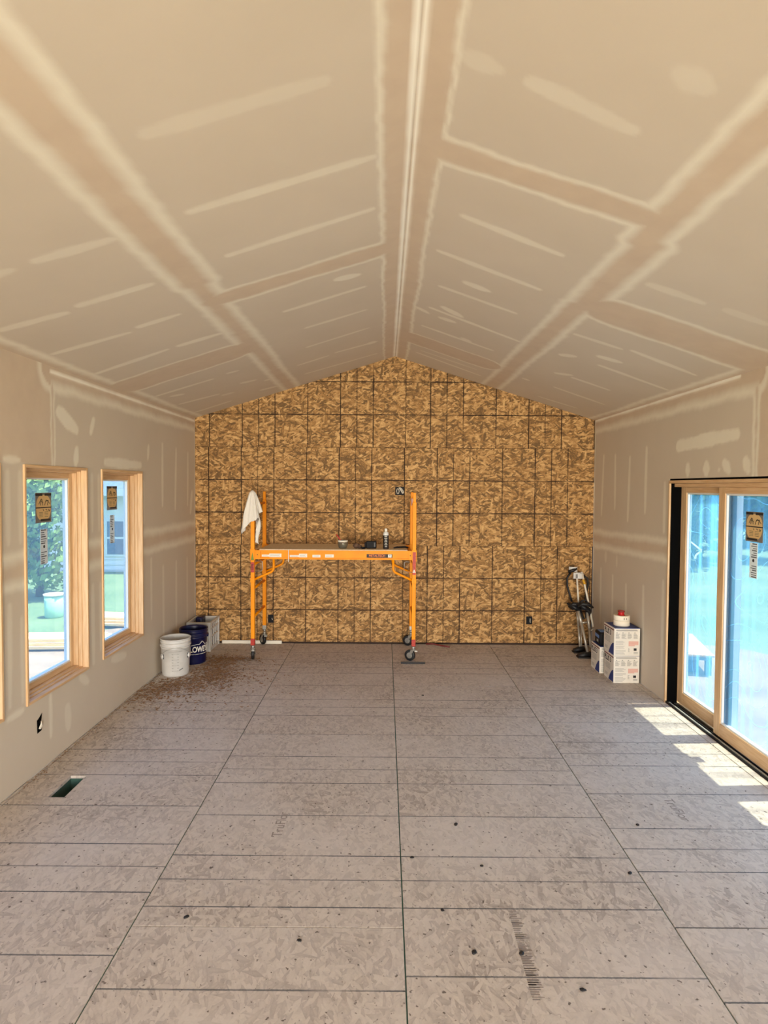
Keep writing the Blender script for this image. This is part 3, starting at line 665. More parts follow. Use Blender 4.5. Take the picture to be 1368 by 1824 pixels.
p4, xg4 = panel(DY0 + .033, DY0 + .033 + PW - .04, XO)
# p2 label
labels(p2, xg2, 4.487, 1.807, -1, 1, -1)
labels(p3, xg3, 3.5, 1.807, -1, 1, -1)
#__OBJECTS__
# ================================================================== OBJECTS
# ------------------------------------------------------------------ rolling scaffold
SX0, SX1, SYF, SYR = -1.487, .330, 6.98, 7.655
sc = thing('rolling_scaffold', 'orange steel rolling scaffold with plywood deck standing before the particle board wall', 'scaffold', (0, 0, 0))
hw = .0215
DZK = 1.25
for xi, X0 in enumerate((SX0, SX1)):
    fr = thing('end_frame'); fr.parent = sc; s_ = 1 if xi == 0 else -1
    for yi, Y0 in enumerate((SYF, SYR)):
        q = MB(); q.box((X0 - hw, Y0 - hw, .245), (X0 + hw, Y0 + hw, 1.80), bev=.004); q.box((X0 - .016, Y0 - .016, 1.80), (X0 + .016, Y0 + .016, 1.905), bev=.003)
        for hz in (.9, 1.5, 1.68): q.cyl((X0 - s_ * .0, Y0 - hw - .001, hz), (X0, Y0 - hw + .002, hz), .005, n=8)
        q.build('post', M['orange'], fr)
    q = MB()
    for z in (.486, .807, 1.08, 1.765):
        r = MB(); r.cyl((X0, SYF + hw, z), (X0, SYR - hw, z), .015, n=12); r.build('rung', M['orange'], fr)
    q.bm.free()
    # sleeves of the platform that grip the posts
    for Y0 in (SYF, SYR):
        q = MB(); q.box((X0 - .027, Y0 - .027, 1.135), (X0 + .027, Y0 + .027, 1.262), bev=.003); q.build('deck_sleeve', M['orange'], sc)
        q = MB(); q.box((X0 - .0255, Y0 - .0255, .885), (X0 + .0255, Y0 + .0255, .935), bev=.003); q.build('brace_collar', M['orange'], sc)
        # bent gusset brace
        bxx = X0 + s_ * .235; pts = []
        P0, P1, P2, P3 = Vector((X0 + s_ * .02, Y0, .918)), Vector((bxx - s_ * .045, Y0, .995)), Vector((bxx, Y0, 1.02)), Vector((bxx, Y0, 1.15))
        pts = [P0, P0.lerp(P1, .5), P1]
        for k in range(1, 8):
            u = k / 8; C0 = Vector((bxx, Y0, 1.0 + .012)); pts.append((1 - u) ** 2 * P1 + 2 * u * (1 - u) * C0 + u * u * Vector((bxx, Y0, 1.06)))
        pts += [Vector((bxx, Y0, 1.06)), P3]
        q = MB(); q.tube(pts, .0135, 10); q.build('gusset_brace', M['orange'], sc)
    # spring wire pin below the deck
    q = MB(); xx = X0 + s_ * .035
    q.tube([(xx, SYF - .01, 1.125), (xx + s_ * .055, SYF - .01, 1.13), (xx + s_ * .075, SYF - .01, 1.12), (xx + s_ * .078, SYF - .01, 1.03), (xx + s_ * .06, SYF - .01, 1.015), (xx - s_ * .015, SYF - .01, 1.012)], .0032, 6)
    q.build('spring_pin', M['steel'], sc)
    for Y0 in (SYF, SYR):
        # casters
        side = (-.012 if xi == 0 else -.055)
        ca = thing('caster'); ca.parent = sc
        q = MB(); q.box((X0 - .023, Y0 - .023, .172 if Y0 == SYF else .2), (X0 + .023, Y0 + .023, .25), bev=.003); q.cyl((X0, Y0, .165), (X0, Y0, .2), .016, n=12); lab = q.build('socket', M['redlab'] if Y0 == SYF else M['steel'], ca)
        q = MB(); q.cyl((X0, Y0, .13), (X0, Y0, .17), .019, n=12); q.cyl((X0, Y0 - .0, .128), (X0, Y0, .138), .034, n=16); q.build('swivel', M['steel'], ca)
        ang = math.radians(14 if xi == 0 else 62) if Y0 == SYF else math.radians(38 if xi == 0 else 65)
        d = Vector((-math.sin(ang), math.cos(ang) * .9, 0)).normalized(); nrm = Vector((d.y, -d.x, 0)); cw = Vector((X0, Y0, .063)) + d * .042
        q = MB(); rM = nrm.to_track_quat('Z', 'Y').to_matrix()
        q.lathe([(0, -.017), (.035, -.017), (.056, -.017), (.062, -.012), (.063, 0), (.062, .012), (.056, .017), (.035, .017), (0, .017)], cw, 28, rM)
        wh = q.build('wheel', M['rubber'], ca)
        q = MB(); q.lathe([(0, -.021), (.014, -.021), (.026, -.0185), (.034, -.0175)], cw, 16, rM); q.lathe([(.034, .0175), (.026, .0185), (.014, .021), (0, .021)], cw, 16, rM); q.build('hub', M['steel'], wh)
        q = MB()
        for sg in (-1, 1):
            e = nrm * (.026 * sg); t0 = Vector((X0, Y0, .130)) + e
            a_ = t0 - d * .018; b_ = t0 + d * .022; c_ = cw + e + Vector((0, 0, -.010)) + d * .010; d_ = cw + e + Vector((0, 0, -.010)) - d * .008
            q.poly([a_, b_, c_, d_], nrm * .003 * sg)
        q.cyl(cw - nrm * .032, cw + nrm * .032, .007, n=8)
        q.build('fork', M['steel'], ca)
        q = MB(); e = Vector((X0, Y0, .12)) - d * .03; q.box((e.x - .018, e.y - .02, e.z - .01), (e.x + .018, e.y + .012, e.z + .008), bev=.003); q.build('brake_pedal', M['steel'], ca)
# platform
pf = thing('platform'); pf.parent = sc
for nm, Y0, o_ in (('front_rail', SYF, -1), ('rear_rail', SYR, 1)):
    q = MB(); ya = Y0 + o_ * .020; yb = Y0 - o_ * .022
    q.box((SX0 + .026, min(ya, yb), 1.236), (SX1 - .026, max(ya, yb), 1.252)); q.box((SX0 + .026, min(ya, yb), 1.150), (SX1 - .026, max(ya, yb), 1.162))
    w0 = Y0 + o_ * .002; w1 = Y0 - o_ * .006; q.box((SX0 + .026, min(w0, w1), 1.162), (SX1 - .026, max(w0, w1), 1.236))
    for e0, e1 in ((SX0 + .026, SX0 + .085), (SX1 - .06, SX1 - .026)): q.box((e0, min(ya, yb) + .001, 1.1605), (e1, max(ya, yb) - .001, 1.2375))
    rl = q.build(nm, M['orange'], pf)
    if o_ < 0:
        yw = SYF + .002 - .0006
        yw = min(w0, w1) - .0012
        def st(nm, pa, pb, va, vb, m): # sticker by picture-measured rail offsets
            q = MB(); q.box((pa, yw, va), (pb, yw + .001, vb)); return q.build(nm, m, rl)
        for k, (pa, pb, va, vb) in enumerate(((-1.385, -1.30, 1.176, 1.200), (-1.302, -1.165, 1.172, 1.212), (-1.07, -.965, 1.174, 1.196), (-.967, -.875, 1.172, 1.212), (-.815, -.725, 1.172, 1.200), (-.672, -.575, 1.172, 1.206))):
            s0 = st('white_sticker', pa, pb, va, vb, M['paper_w'])
            q = MB()
            for r_ in range(3): q.box((pa + .008, yw - .0004, va + (vb - va) * (.2 + .25 * r_)), (pb - .012 - .01 * (r_ % 2), yw, va + (vb - va) * (.27 + .25 * r_)))
            tag(q.build('printed_lines', M['ink_l'], s0), kind='stuff')
        s0 = st('maker_sticker', -.205, .085, 1.172, 1.213, M['ink_k'])
        text_mesh('METALTECH', .036, M['orange_ink'], s0, Matrix.Translation((-.088, yw - .0006, 1.1925)) @ FRONT, ext=.0004, sx=.92, bold=.0006)
        q = MB(); q.box((.036, yw - .0008, 1.176), (.076, yw - .0002, 1.209)); l2 = q.build('logo_block', M['paper_w'], s0)
        text_mesh('M', .026, M['ink'], l2, Matrix.Translation((.056, yw - .0012, 1.1925)) @ FRONT, ext=.0002)
        for e0 in (SX0 + .055, SX1 - .043): q = MB(); q.cyl((e0, Y0 - .0215, 1.199), (e0, Y0 - .019, 1.199), .006, n=10); q.build('rivet', M['ink_k'], rl)
        q = MB(); q.tube([(-1.082, SYF - .025, 1.255), (-1.082, SYF - .025, 1.12)], .0042, 8); q.tube([(-1.082, SYF - .025, 1.255), (-1.082, SYF + .01, 1.257)], .0042, 8); q.build('locking_pin', M['paper_w'], rl)
for X0 in (SX0, SX1):
    q = MB(); q.box((X0 - .015 + (.04 if X0 < 0 else -.04), SYF + .022, 1.165), (X0 + .015 + (.04 if X0 < 0 else -.04), SYR - .022, 1.236)); q.build('end_rail', M['orange'], pf)
q = MB(); q.box((SX0 + .075, SYF - .012, 1.2525), (SX1 - .075, SYR + .012, 1.262), bev=.002); q.build('deck_board', M['ply'], pf)
DK = 1.262
# post labels
q = MB(); q.box((SX0 - .019, SYF - .0235, 1.0), (SX0 + .019, SYF - .0216, 1.115)); lb = q.build('warning_label', M['redlab'], sc)
q = MB(); [q.box((SX0 - .016, SYF - .0241, 1.035 + .016 * k), (SX0 + .012 - .004 * (k % 3), SYF - .0236, 1.042 + .016 * k)) for k in range(4)]; tag(q.build('printed_lines', M['ink_k'], lb), kind='stuff')
q = MB(); q.poly([(SX0 - .018, SYF - .0279, 1.138), (SX0 + .018, SYF - .0279, 1.138), (SX0, SYF - .0279, 1.225)], (0, .0008, 0)); q.build('green_triangle_label', M['green'], sc)
q = MB(); q.box((SX1 - .018, SYF - .0285, .985), (SX1 + .018, SYF - .0216, 1.24)); lb = q.build('warning_label', M['redlab'], sc)
q = MB(); q.box((SX1 - .017, SYF - .0290, 1.01), (SX1 + .017, SYF - .0286, 1.017)); q.poly([(SX1 - .014, SYF - .0292, 1.02), (SX1 + .014, SYF - .0292, 1.02), (SX1, SYF - .0292, 1.045)], (0, .0005, 0)); tag(q.build('printed_mark', M['paper_w'], lb), kind='stuff')

# ------------------------------------------------------------------ towel over the left front post
def towel():
    bm = bmesh.new(); nt, nr = 72, 34; X0, Y0, Z0 = SX0 - .004, SYF - .002, 1.918; grid = []
    for i in range(nt):
        th = 2 * math.pi * i / nt; row = []      # th: 0=+X, -pi/2 = camera side
        c, s = math.cos(th), math.sin(th)
        # hem length round the post
        a = (math.degrees(th) + 360) % 360
        prof = [(0, .60), (38, .58), (50, .42), (90, .33), (150, .40), (180, .475), (200, .485), (215, .44), (240, .385), (270, .345), (300, .315), (315, .30), (322, .34), (328, .57), (345, .60), (360, .60)]
        for k in range(len(prof) - 1):
            if prof[k][0] <= a <= prof[k + 1][0]:
                u = (a - prof[k][0]) / (prof[k + 1][0] - prof[k][0]); Ln = prof[k][1] * (1 - u) + prof[k + 1][1] * u
        for j in range(nr):
            v = j / (nr - 1); z = Ln * v
            rx = .020 + .075 * min(1, z / .28) ** .75; ry = .024 + .03 * min(1, z / .2) ** .7
            f = 1 + .16 * math.sin(th * 5 + .6 + z * 3) * min(1, z / .12) + .07 * math.sin(th * 11 + z * 9)
            if z < .02: f *= .4 + .6 * z / .02
            x = X0 + c * rx * f + (.012 if c > 0 else -.006) * min(1, z / .3) ; y = Y0 + s * ry * f
            if (a > 324 or a < 42) and z > .25: x = X0 + .030 + max(0, c * rx * f - .055) * .9 + .012 * math.sin(z * 20)
            if 170 < a < 215: x -= .01 * max(0, z - .3) / .1
            row.append(bm.verts.new((x, y, Z0 - z)))
        grid.append(row)
    for i in range(nt):
        for j in range(nr - 1):
            f = bm.faces.new((grid[i][j], grid[(i + 1) % nt][j], grid[(i + 1) % nt][j + 1], grid[i][j + 1])); f.smooth = True
    top = bm.verts.new((X0, Y0, Z0 + .004))
    for i in range(nt): bm.faces.new((top, grid[(i + 1) % nt][0], grid[i][0])).smooth = True
    me = bpy.data.meshes.new('towel'); bm.to_mesh(me); bm.free(); me.materials.append(M['cloth'])
    o = bpy.data.objects.new('towel', me); COL.objects.link(o)
    md = o.modifiers.new('thick', 'SOLIDIFY'); md.thickness = .004; md.offset = 0
    return o
tag(towel(), 'white towel hung over the top of the scaffold post', 'towel')

# ------------------------------------------------------------------ things on the deck
p = atY(610.6, 979, 7.13); X0 = p.x; Y0 = 7.13
t = thing('plastic_tub', 'cloudy plastic tub with a white crusted rim and a brush in it', 'tub', (X0, Y0, DK))
q = MB(); q.lathe([(0, 0), (.036, 0), (.044, .004), (.057, .035), (.059, .055), (.054, .088), (.056, .092), (.050, .092), (.053, .055), (.050, .035), (.04, .008), (0, .006)], n=28); q.build('bowl', M['jar'], t)
q = MB(); q.lathe([(.0545, .074), (.0575, .076), (.0575, .0935), (.049, .0935)], n=28); q.build('crusted_rim', M['offwhite'], t)
q = MB(); q.lathe([(0, .007), (.04, .009), (.049, .033), (0, .036)], n=24); q.build('compound_residue', M['ink_l'], t)
t = thing('paint_brush', 'red handled brush leaning out of the plastic tub on the deck', 'brush', (X0, Y0, DK))
q = MB(); q.tube([(-.010, 0, .05), (-.03, 0, .095), (-.055, 0, .135), (-.078, 0, .160)], [.009, .012, .011, .008], 8, flat=.6); q.build('handle', M['red'], t)
q = MB(); q.box((-.024, -.014, -.03), (.024, .014, .02), M=Matrix.Translation((.006, 0, .045)) @ Matrix.Rotation(-.5, 4, 'Y'), bev=.003); q.build('ferrule', M['steel'], t)
p = atY(636, 978, 7.12)
q = MB(); q.sphere((-.012, 0, .030), .034, (1.1, .9, .85), 16); q.sphere((.028, -.012, .022), .026, (1.2, .9, .85), 14); q.sphere((.01, .01, .04), .018, (1.2, 1, .7), 12)
for v in q.bm.verts: v.co += Vector((random.uniform(-1, 1), random.uniform(-1, 1), random.uniform(-.3, 1))) * .0022
o = q.build('crumpled_sponge', M['rag'], loc=(p.x, 7.12, DK)); tag(o, 'crumpled brown sponge lying on the deck between the tub and the black box', 'sponge')
p = atY(661, 978, 7.12); t = thing('black_case', 'small black plastic case on the deck left of the spray can', 'case', (p.x, 7.14, DK))
q = MB(); q.box((-.058, -.035, .002), (.062, .035, .085), bev=.008); q.build('body', M['black'], t)
q = MB(); q.box((-.076, -.026, .006), (-.059, .026, .070), bev=.004); q.build('side_cover', M['black'], t)
q = MB(); q.box((.035, -.037, .02), (.048, -.0355, .07)); q.build('latch', M['ink'], t)
p = atY(647, 979, 7.06); q = MB(); q.cyl((-.022, 0, .012), (.014, 0, .012), .012, n=12); q.cyl((.014, 0, .012), (.026, 0, .012), .008, n=10); tag(q.build('plumbing_fitting', M['black'], loc=(p.x, 7.06, DK)), 'tiny black fitting on the deck edge beside the black case', 'fitting')
p = atY(687.3, 978, 7.10); t = thing('spray_can', 'tall black and white spray can with a white cap on the deck', 'can', (p.x, 7.10, DK))
q = MB(); q.lathe([(0, 0), (.031, 0), (.0325, .004), (.0325, .155)], n=28); q.build('printed_body', M['ink_k'], t)
q = MB(); q.lathe([(.0325, .1552), (.0325, .168), (.028, .186), (.016, .197), (0, .199)], n=28); q.build('shoulder', M['white_pl'], t)
q = MB(); q.lathe([(0, .199), (.015, .199), (.0155, .203), (.0145, .228), (.010, .232), (0, .232)], n=20); q.build('cap', M['paper_w'], t)
q = MB()
for k, (zz, w) in enumerate(((.14, .75), (.118, .9), (.098, .6), (.08, .8), (.06, .5), (.045, .85), (.025, .6))):
    for kk in range(6):
        a0 = math.radians(-90 - 38 * w + kk * 76 * w / 6); a1 = a0 + math.radians(76 * w / 6 * random.uniform(.5, .85))
        q.poly([(.0328 * math.cos(a0), .0328 * math.sin(a0), zz), (.0328 * math.cos(a1), .0328 * math.sin(a1), zz), (.0328 * math.cos(a1), .0328 * math.sin(a1), zz + .008), (.0328 * math.cos(a0), .0328 * math.sin(a0), zz + .008)], (0, -.0006, 0))
tag(q.build('printed_lettering', M['offwhite'], t), kind='stuff')
p = atY(714, 977, 7.12)
q = MB(); q.tube([(-.085, -.02, .010), (-.04, -.01, .018), (.01, 0, .016), (.05, .004, .020), (.088, .006, .012)], [.007, .013, .010, .014, .009], 10, flat=.8); q.tube([(-.075, .02, .008), (-.02, .012, .016), (.04, -.004, .022), (.08, -.01, .010)], [.006, .010, .009, .007], 8)
tag(q.build('black_glove', M['black'], loc=(p.x, 7.12, DK)), 'flat black glove lying on the right end of the deck', 'glove')
p = atY(736.5, 894, 7.35)
q = MB(); q.box((p.x - .028, 7.30, 1.752), (p.x + .0, 7.40, 1.835), bev=.004); q.box((p.x - .0, 7.30, 1.7825), (p.x + .03, 7.40, 1.835), bev=.004)
tag(q.build('notched_block', M['pink']), 'pale tan notched block hooked on the top rung of the right scaffold frame', 'block')

# ------------------------------------------------------------------ wall boxes
def outlet(cx, cz, w, h, lab, wires, yb=YB):
    t = thing('outlet_box', lab, 'outlet', (cx, yb, cz))
    q = MB(); d = -.004
    q.box((-w / 2, d, -h / 2), (-w / 2 + .004, .001, h / 2)); q.box((w / 2 - .004, d, -h / 2), (w / 2, .001, h / 2)); q.box((-w / 2, d, -h / 2), (w / 2, .001, -h / 2 + .004)); q.box((-w / 2, d, h / 2 - .004), (w / 2, .001, h / 2)); q.box((-w / 2, -.002, -h / 2), (w / 2, .001, h / 2))
    q.build('box', M['black'], t)
    for pts in wires:
        q = MB(); q.tube([(a * w, -.006 - .012 * (k % 2), b * h) for k, (a, b) in enumerate(pts)], .0042, 6); q.build('wire', M['offwhite'], t)
    return t
outlet(.181, 1.92, .113, .104, 'open black outlet box with loops of white wire above the scaffold deck', [[(-.28, .28), (-.36, 0), (-.28, -.32), (-.12, -.3), (-.06, 0), (-.15, .25), (-.28, .28)], [(-.05, .42), (.1, .25), (.25, .0), (.36, -.3)], [(.05, .42), (.22, .25), (.38, 0), (.44, -.25)], [(-.1, .4), (.02, .2), (.18, -.05), (.28, -.3)]])
outlet(1.815, .308, .075, .10, 'black outlet box low on the wall near the leaning stilts', [[(.15, .25), (.1, -.1), (.2, -.3)]])
outlet(-1.425, .308, .07, .10, 'black outlet box low on the wall behind the left scaffold leg', [[(.2, .1), (.3, -.1)]])
t = thing('outlet_box', 'torn open outlet box low on the left drywall below the window', 'outlet', (XL, 4.222, .33))
q = MB(); q.poly([(0.0006, -.032, -.06), (.0006, .020, -.055), (.0006, .030, .005), (.0006, .016, .012), (.0006, .028, .062), (.0006, -.008, .04), (.0006, -.034, .03)], (.002, 0, 0)); q.build('box', M['void'], t)
q = MB(); q.tube([(.004, -.012, -.035), (.012, .0, -.005), (.006, .012, .012)], .005, 6); q.tube([(.004, .0, -.04), (.010, .01, -.02), (.006, .016, -.002)], .004, 6); q.build('wire', M['offwhite'], t)

# ------------------------------------------------------------------ buckets
def bucket(name, label, x, y, m, printer):
    t = thing(name, label, 'bucket', (x, y, 0))
    q = MB(); q.lathe([(0, 0), (.128, 0), (.133, .004), (.136, .03), (.1455, .285), (.1475, .286), (.1475, .294), (.1455, .296), (.146, .305), (.1565, .306), (.1565, .322), (.1465, .324), (.147, .345), (.1545, .346), (.1545, .358), (.1475, .360), (.148, .372), (.155, .374), (.157, .381), (.153, .386), (.1475, .383), (.144, .36), (.139, .25), (.130, .02), (.126, .012), (0, .012)], n=48)
    q.build('shell', m, t); printer(t); return t
def wrapbox(q, a0, a1, z0_, z1_, r0=.136, slope=.0365, e=.0008, n=4):
    for k in range(n):
        b0 = a0 + (a1 - a0) * k / n; b1 = a0 + (a1 - a0) * (k + 1) / n
        ra, rb = r0 + slope * (z0_ - .03) + e, r0 + slope * (z1_ - .03) + e
        q.poly([(ra * math.cos(b0), ra * math.sin(b0), z0_), (ra * math.cos(b1), ra * math.sin(b1), z0_), (rb * math.cos(b1), rb * math.sin(b1), z1_), (rb * math.cos(b0), rb * math.sin(b0), z1_)], (math.cos(b0) * .0005, math.sin(b0) * .0005, 0))
def pr_white(t):
    D_ = math.radians; vx = D_(-72)
    q = MB()
    for k in range(7):
        z = .06 + .029 * k; wrapbox(q, vx - D_(15), vx - D_(9), z, z + .005, n=1); wrapbox(q, vx + D_(7), vx + D_(13), z, z + .005, n=1)
        if k % 2 == 0: wrapbox(q, vx - D_(9), vx + D_(7), z + .001, z + .003, n=2)
    wrapbox(q, vx - D_(28), vx + D_(28), .262, .265, n=8)
    tag(q.build('volume_scale', M['ink_l'], t), kind='stuff')
    q = MB()
    for k in range(10): wrapbox(q, vx + D_(15 + 1.6 * k), vx + D_(16.8 + 1.6 * k), .062 + .0018 * k, .071 + .0018 * k, n=1)
    tag(q.build('black_bar_mark', M['ink'], t), kind='stuff')
    for sg in (-1, 1):
        a = vx + sg * D_(66); r = .1435; c = Vector((r * math.cos(a), r * math.sin(a), .205)); n_ = Vector((math.cos(a), math.sin(a), 0))
        q = MB(); rM = n_.to_track_quat('Z', 'Y').to_matrix(); q.lathe([(.026, -.004), (.026, .008), (.016, .012), (.0, .012)], c, 18, rM); ea = q.build('handle_ear', M['white_pl'], t)
        q = MB(); wrapbox(q, a - D_(9) * 1 + sg * D_(-5), a + D_(9) + sg * D_(-5), .18, .23, e=.0012); tag(q.build('ear_print', M['ink'], t), kind='stuff')
    q = MB(); a0, a1 = vx - D_(66), vx + D_(66); pts = []
    for k in range(26):
        u = k / 25; a = a0 + (a1 - a0) * u; r = .160; z = .205 + .0 * u + (.10 * math.sin(u * math.pi) ** .8 * (1 if u < .6 else 1))
        if k in (0, 25): r = .152
        pts.append((r * math.cos(a), r * math.sin(a), z))
    q.tube(pts, .0016, 6); q.build('wire_handle', M['steel'], t)
def pr_blue(t):
    D_ = math.radians
    vx = math.atan2(-6.9, 2.14) + D_(26)
    cur = text = bpy.data.curves.new('lettering', 'FONT'); cur.body = "LOWE'S"; cur.size = .086; cur.extrude = .0004; cur.offset = .0022; cur.align_x = 'CENTER'; cur.align_y = 'CENTER'
    o = bpy.data.objects.new('lettering', cur); COL.objects.link(o); me = bpy.data.meshes.new_from_object(o); bpy.data.objects.remove(o)
    for v in me.vertices:
        xx, yy, e = v.co; z = .165 + yy; r = .136 + .0365 * (z - .03) + .001 + e; a = vx + xx * .72 / .141
        v.co = (r * math.cos(a), r * math.sin(a), z)
    me.materials.clear(); me.materials.append(M['paper_w']); o = bpy.data.objects.new('lettering', me); COL.objects.link(o); o.parent = t
    q = MB()
    def path(pts, r_=.0028):
        P = []
        for i in range(len(pts) - 1):
            for k in range(5):
                u = k / 5; a = (pts[i][0] + (pts[i + 1][0] - pts[i][0]) * u); z = pts[i][1] + (pts[i + 1][1] - pts[i][1]) * u; r = .136 + .0365 * (z - .03) + .0008
                P.append((r * math.cos(vx + a), r * math.sin(vx + a), z))
        q.tube(P, r_, 5)
    path([(-.95, .115), (.95, .115), (.95, .22), (.52, .215), (.22, .255), (.0, .225), (-.2, .225), (-.95, .205), (-.95, .115)])
    q.build('gable_outline', M['paper_w'], t)
    for sg in (-1, 1):
        a = vx + sg * D_(80) - D_(20); r = .152; c = Vector((r * math.cos(a), r * math.sin(a), .30)); q = MB(); rM = Vector((math.cos(a), math.sin(a), 0)).to_track_quat('Z', 'Y').to_matrix(); q.lathe([(.022, -.006), (.022, .008), (.0, .012)], c, 16, rM); q.build('handle_ear', M['navy'], t)
    q = MB(); q.tube([(.150 * math.cos(a_), .150 * math.sin(a_), .395 + .012 * math.sin((a_ + 2.2) * 1.4)) for a_ in [D_(-70 + 10 * k) for k in range(0)]] or [(.06, -.146, .40), (.055, -.150, .36)], .002, 5); q.bm.free()
bucket('white_bucket', 'white plastic bucket with printed volume marks beside the left wall', -2.188, 6.46, M['white_pl'], pr_white)
bucket('blue_bucket', 'dark blue plastic bucket with white lettering behind the white bucket', -2.135, 6.90, M['navy'], pr_blue)
# crate
t = thing('storage_crate', 'white slotted plastic crate behind the blue bucket in the left corner', 'crate', (-2.205, 7.515, 0))
def cr(nm, a, c, m=M['white_pl'], bev=.002): q = MB(); q.box(a, c, bev=bev); return q.build(nm, m, t)
hx, hy, ht = .13, .19, .345
cr('base', (-hx + .01, -hy + .01, 0), (hx - .01, hy - .01, .012))
for sx_ in (-1, 1):
    for sy_ in (-1, 1): cr('corner_post', (sx_ * hx - .012, sy_ * hy - .012, 0), (sx_ * hx + .012, sy_ * hy + .012, ht))
for sx_ in (-1, 1):
    xx = sx_ * hx; cr('side_rail', (xx - .007, -hy, ht - .035), (xx + .007, hy, ht)); cr('side_rail', (xx - .007, -hy, .0), (xx + .007, hy, .045)); cr('side_rail', (xx - .006, -hy, .16), (xx + .006, hy, .18)); cr('side_rail', (xx - .006, -hy, .25), (xx + .006, hy, .268))
    for k in range(4): cr('side_slat', (xx - .0055, -hy + .065 + .083 * k, .045), (xx + .0055, -hy + .085 + .083 * k, ht - .035))
for sy_ in (-1, 1):
    yy = sy_ * hy; cr('end_panel', (-hx, yy - .005, .0), (hx, yy + .005, ht - .012)); cr('end_rim', (-hx - .014, yy - .014, ht - .032), (hx + .014, yy + .014, ht + .003))
cr('side_rim', (hx - .006, -hy, ht - .01), (hx + .016, hy, ht + .003)); cr('side_rim', (-hx - .016, -hy, ht - .01), (-hx + .006, hy, ht + .003))
q = MB(); q.box((-.105, .02, .013), (-.02, .17, .365), M=Matrix.Identity(4), bev=.02); tag(q.build('navy_jug', M['navy'], loc=(-2.205, 7.515, 0)), 'dark navy jug standing inside the white slotted crate', 'jug')
# long white trim strip and the small dark bar on the floor
q = MB(); q.box((-2.03, 7.712, 0), (-1.283, 7.722, .040), bev=.001); q.box((-2.03, 7.722, 0), (-1.283, 7.742, .006), bev=.001); tag(q.build('corner_trim_strip', M['offwhite']), 'long white trim strip lying along the foot of the particle board wall', 'strip')
q = MB(); q.box((.187, 6.862, 0), (.457, 6.90, .010), bev=.002); q.box((.187, 6.862, .010), (.457, 6.868, .022), bev=.001); tag(q.build('metal_bar', M['ink_k']), 'short dark metal bar on the floor in front of the right caster', 'bar')
q = MB(); q.tube([(.52, 7.70, .012), (.60, 7.69, .018), (.68, 7.66, .010), (.74, 7.62, .008), (.80, 7.58, .008)], .010, 6); tag(q.build('dark_cord', M['maroon']), 'dark red cord end on the floor by the wall right of the scaffold', 'cord')

# ------------------------------------------------------------------ cartons, tape, package
def carton(label, x, y, z, w, d, h, rz=0, tall=True):
    t = thing('compound_carton', label, 'box', (x, y, z), rz, 'cartons by the right wall')
    q = MB(); q.box((0, 0, 0), (w, d, h), bev=.0015); q.build('carton_body', M['carton'], t)
    q = MB(); q.box((.006, -.0004, h - .004), (w - .004, d - .004, h + .0006)); q.build('top_flap_print', M['ink_blue'], t)
    q = MB(); q.box((w - .003, -.0008, .0), (w + .0006, d, h)); q.build('dark_side_panel', M['ink_k'], t)
    e = -.0008
    q = MB()
    q.box((.02 * w / .26, e, h * .90), (w * .90, 0, h * .925)); q.box((.02, e, h * .935), (w * .86, 0, h * .95))
    for c4 in range(4):
        xx = w * (.06 + .23 * c4); q.box((xx + .006, e, h * .82), (xx + .018, 0, h * .85))
        for r_ in range(6): q.box((xx, e, h * (.63 + .03 * r_)), (xx + w * random.uniform(.11, .19), 0, h * (.645 + .03 * r_)))
    for r_ in range(14):
        if r_ in (5, 9): continue
        q.box((w * .06, e, h * (.06 + .036 * r_)), (w * (.06 + random.uniform(.28, .42)), 0, h * (.07 + .036 * r_)))
    for r_ in range(5): q.box((w * .55, e, h * (.15 + .03 * r_)), (w * random.uniform(.58, .62), 0, h * (.163 + .03 * r_)))
    for r_ in range(2): q.box((w * .76, e, h * (.08 + .04 * r_)), (w * .92, 0, h * (.10 + .04 * r_)))
    tag(q.build('fine_print', M['ink_l'], t), kind='stuff')
    q = MB()
    for r_ in range(5): q.box((w * .56, e, h * (.36 + .035 * r_)), (w * (.94 if r_ else .80), 0, h * (.39 + .035 * r_)))
    tag(q.build('pink_print', M['pink'], t), kind='stuff')
    q = MB(); q.box((w * .76, e, h * .19), (w * .87, 0, h * .28)); q.build('square_emblem', M['ink_k'], t)
    # left side print
    q = MB(); q.box((e, .006, h * .905), (0, d * .98, h * .945)); q.build('maroon_band', M['maroon'], t)
    text_mesh('PLUS 3', .075, M['ink_k'], t, Matrix.Translation((e, d * .62, h * .765)) @ LEFTF, ext=.0004, sx=.85, bold=.0015)
    q = MB()
    for r_ in range(6): q.box((e, d * .35, h * (.40 + .04 * r_)), (0, d * random.uniform(.8, .93), h * (.412 + .04 * r_)))
    for r_ in range(3): q.box((e, d * .62, h * (.12 + .04 * r_)), (0, d * .92, h * (.135 + .04 * r_)))
    tag(q.build('fine_print', M['ink_l'], t), kind='stuff')
    q = MB(); P = [(e, d * .52, h * .02), (e, d * .02, h * .02), (e, d * .02, h * .46), (e, d * .12, h * .45), (e, d * .22, h * .38), (e, d * .36, h * .24)]; q.poly(P, (.0006, 0, 0)); q.build('blue_swoosh', M['ink_blue'], t)
    return t
carton('white printed carton on the floor by the right wall, bottom of its stack', 2.322, 6.235, 0, .262, .27, .277)
carton('white printed carton on top of another, two tape rolls on it', 2.318, 6.225, .2785, .262, .29, .282)
carton('white printed carton behind the stack with a blue package on it', 2.292, 6.56, 0, .262, .27, .284)
tag(None, None) if False else None
t = thing('blue_package', 'black and blue wrapped package on the rear carton', 'package', (2.325, 6.60, .2862), math.radians(-4))
q = MB(); q.box((-.02, 0, 0), (.16, .20, .135), bev=.014); q.build('wrapper', M['black'], t)
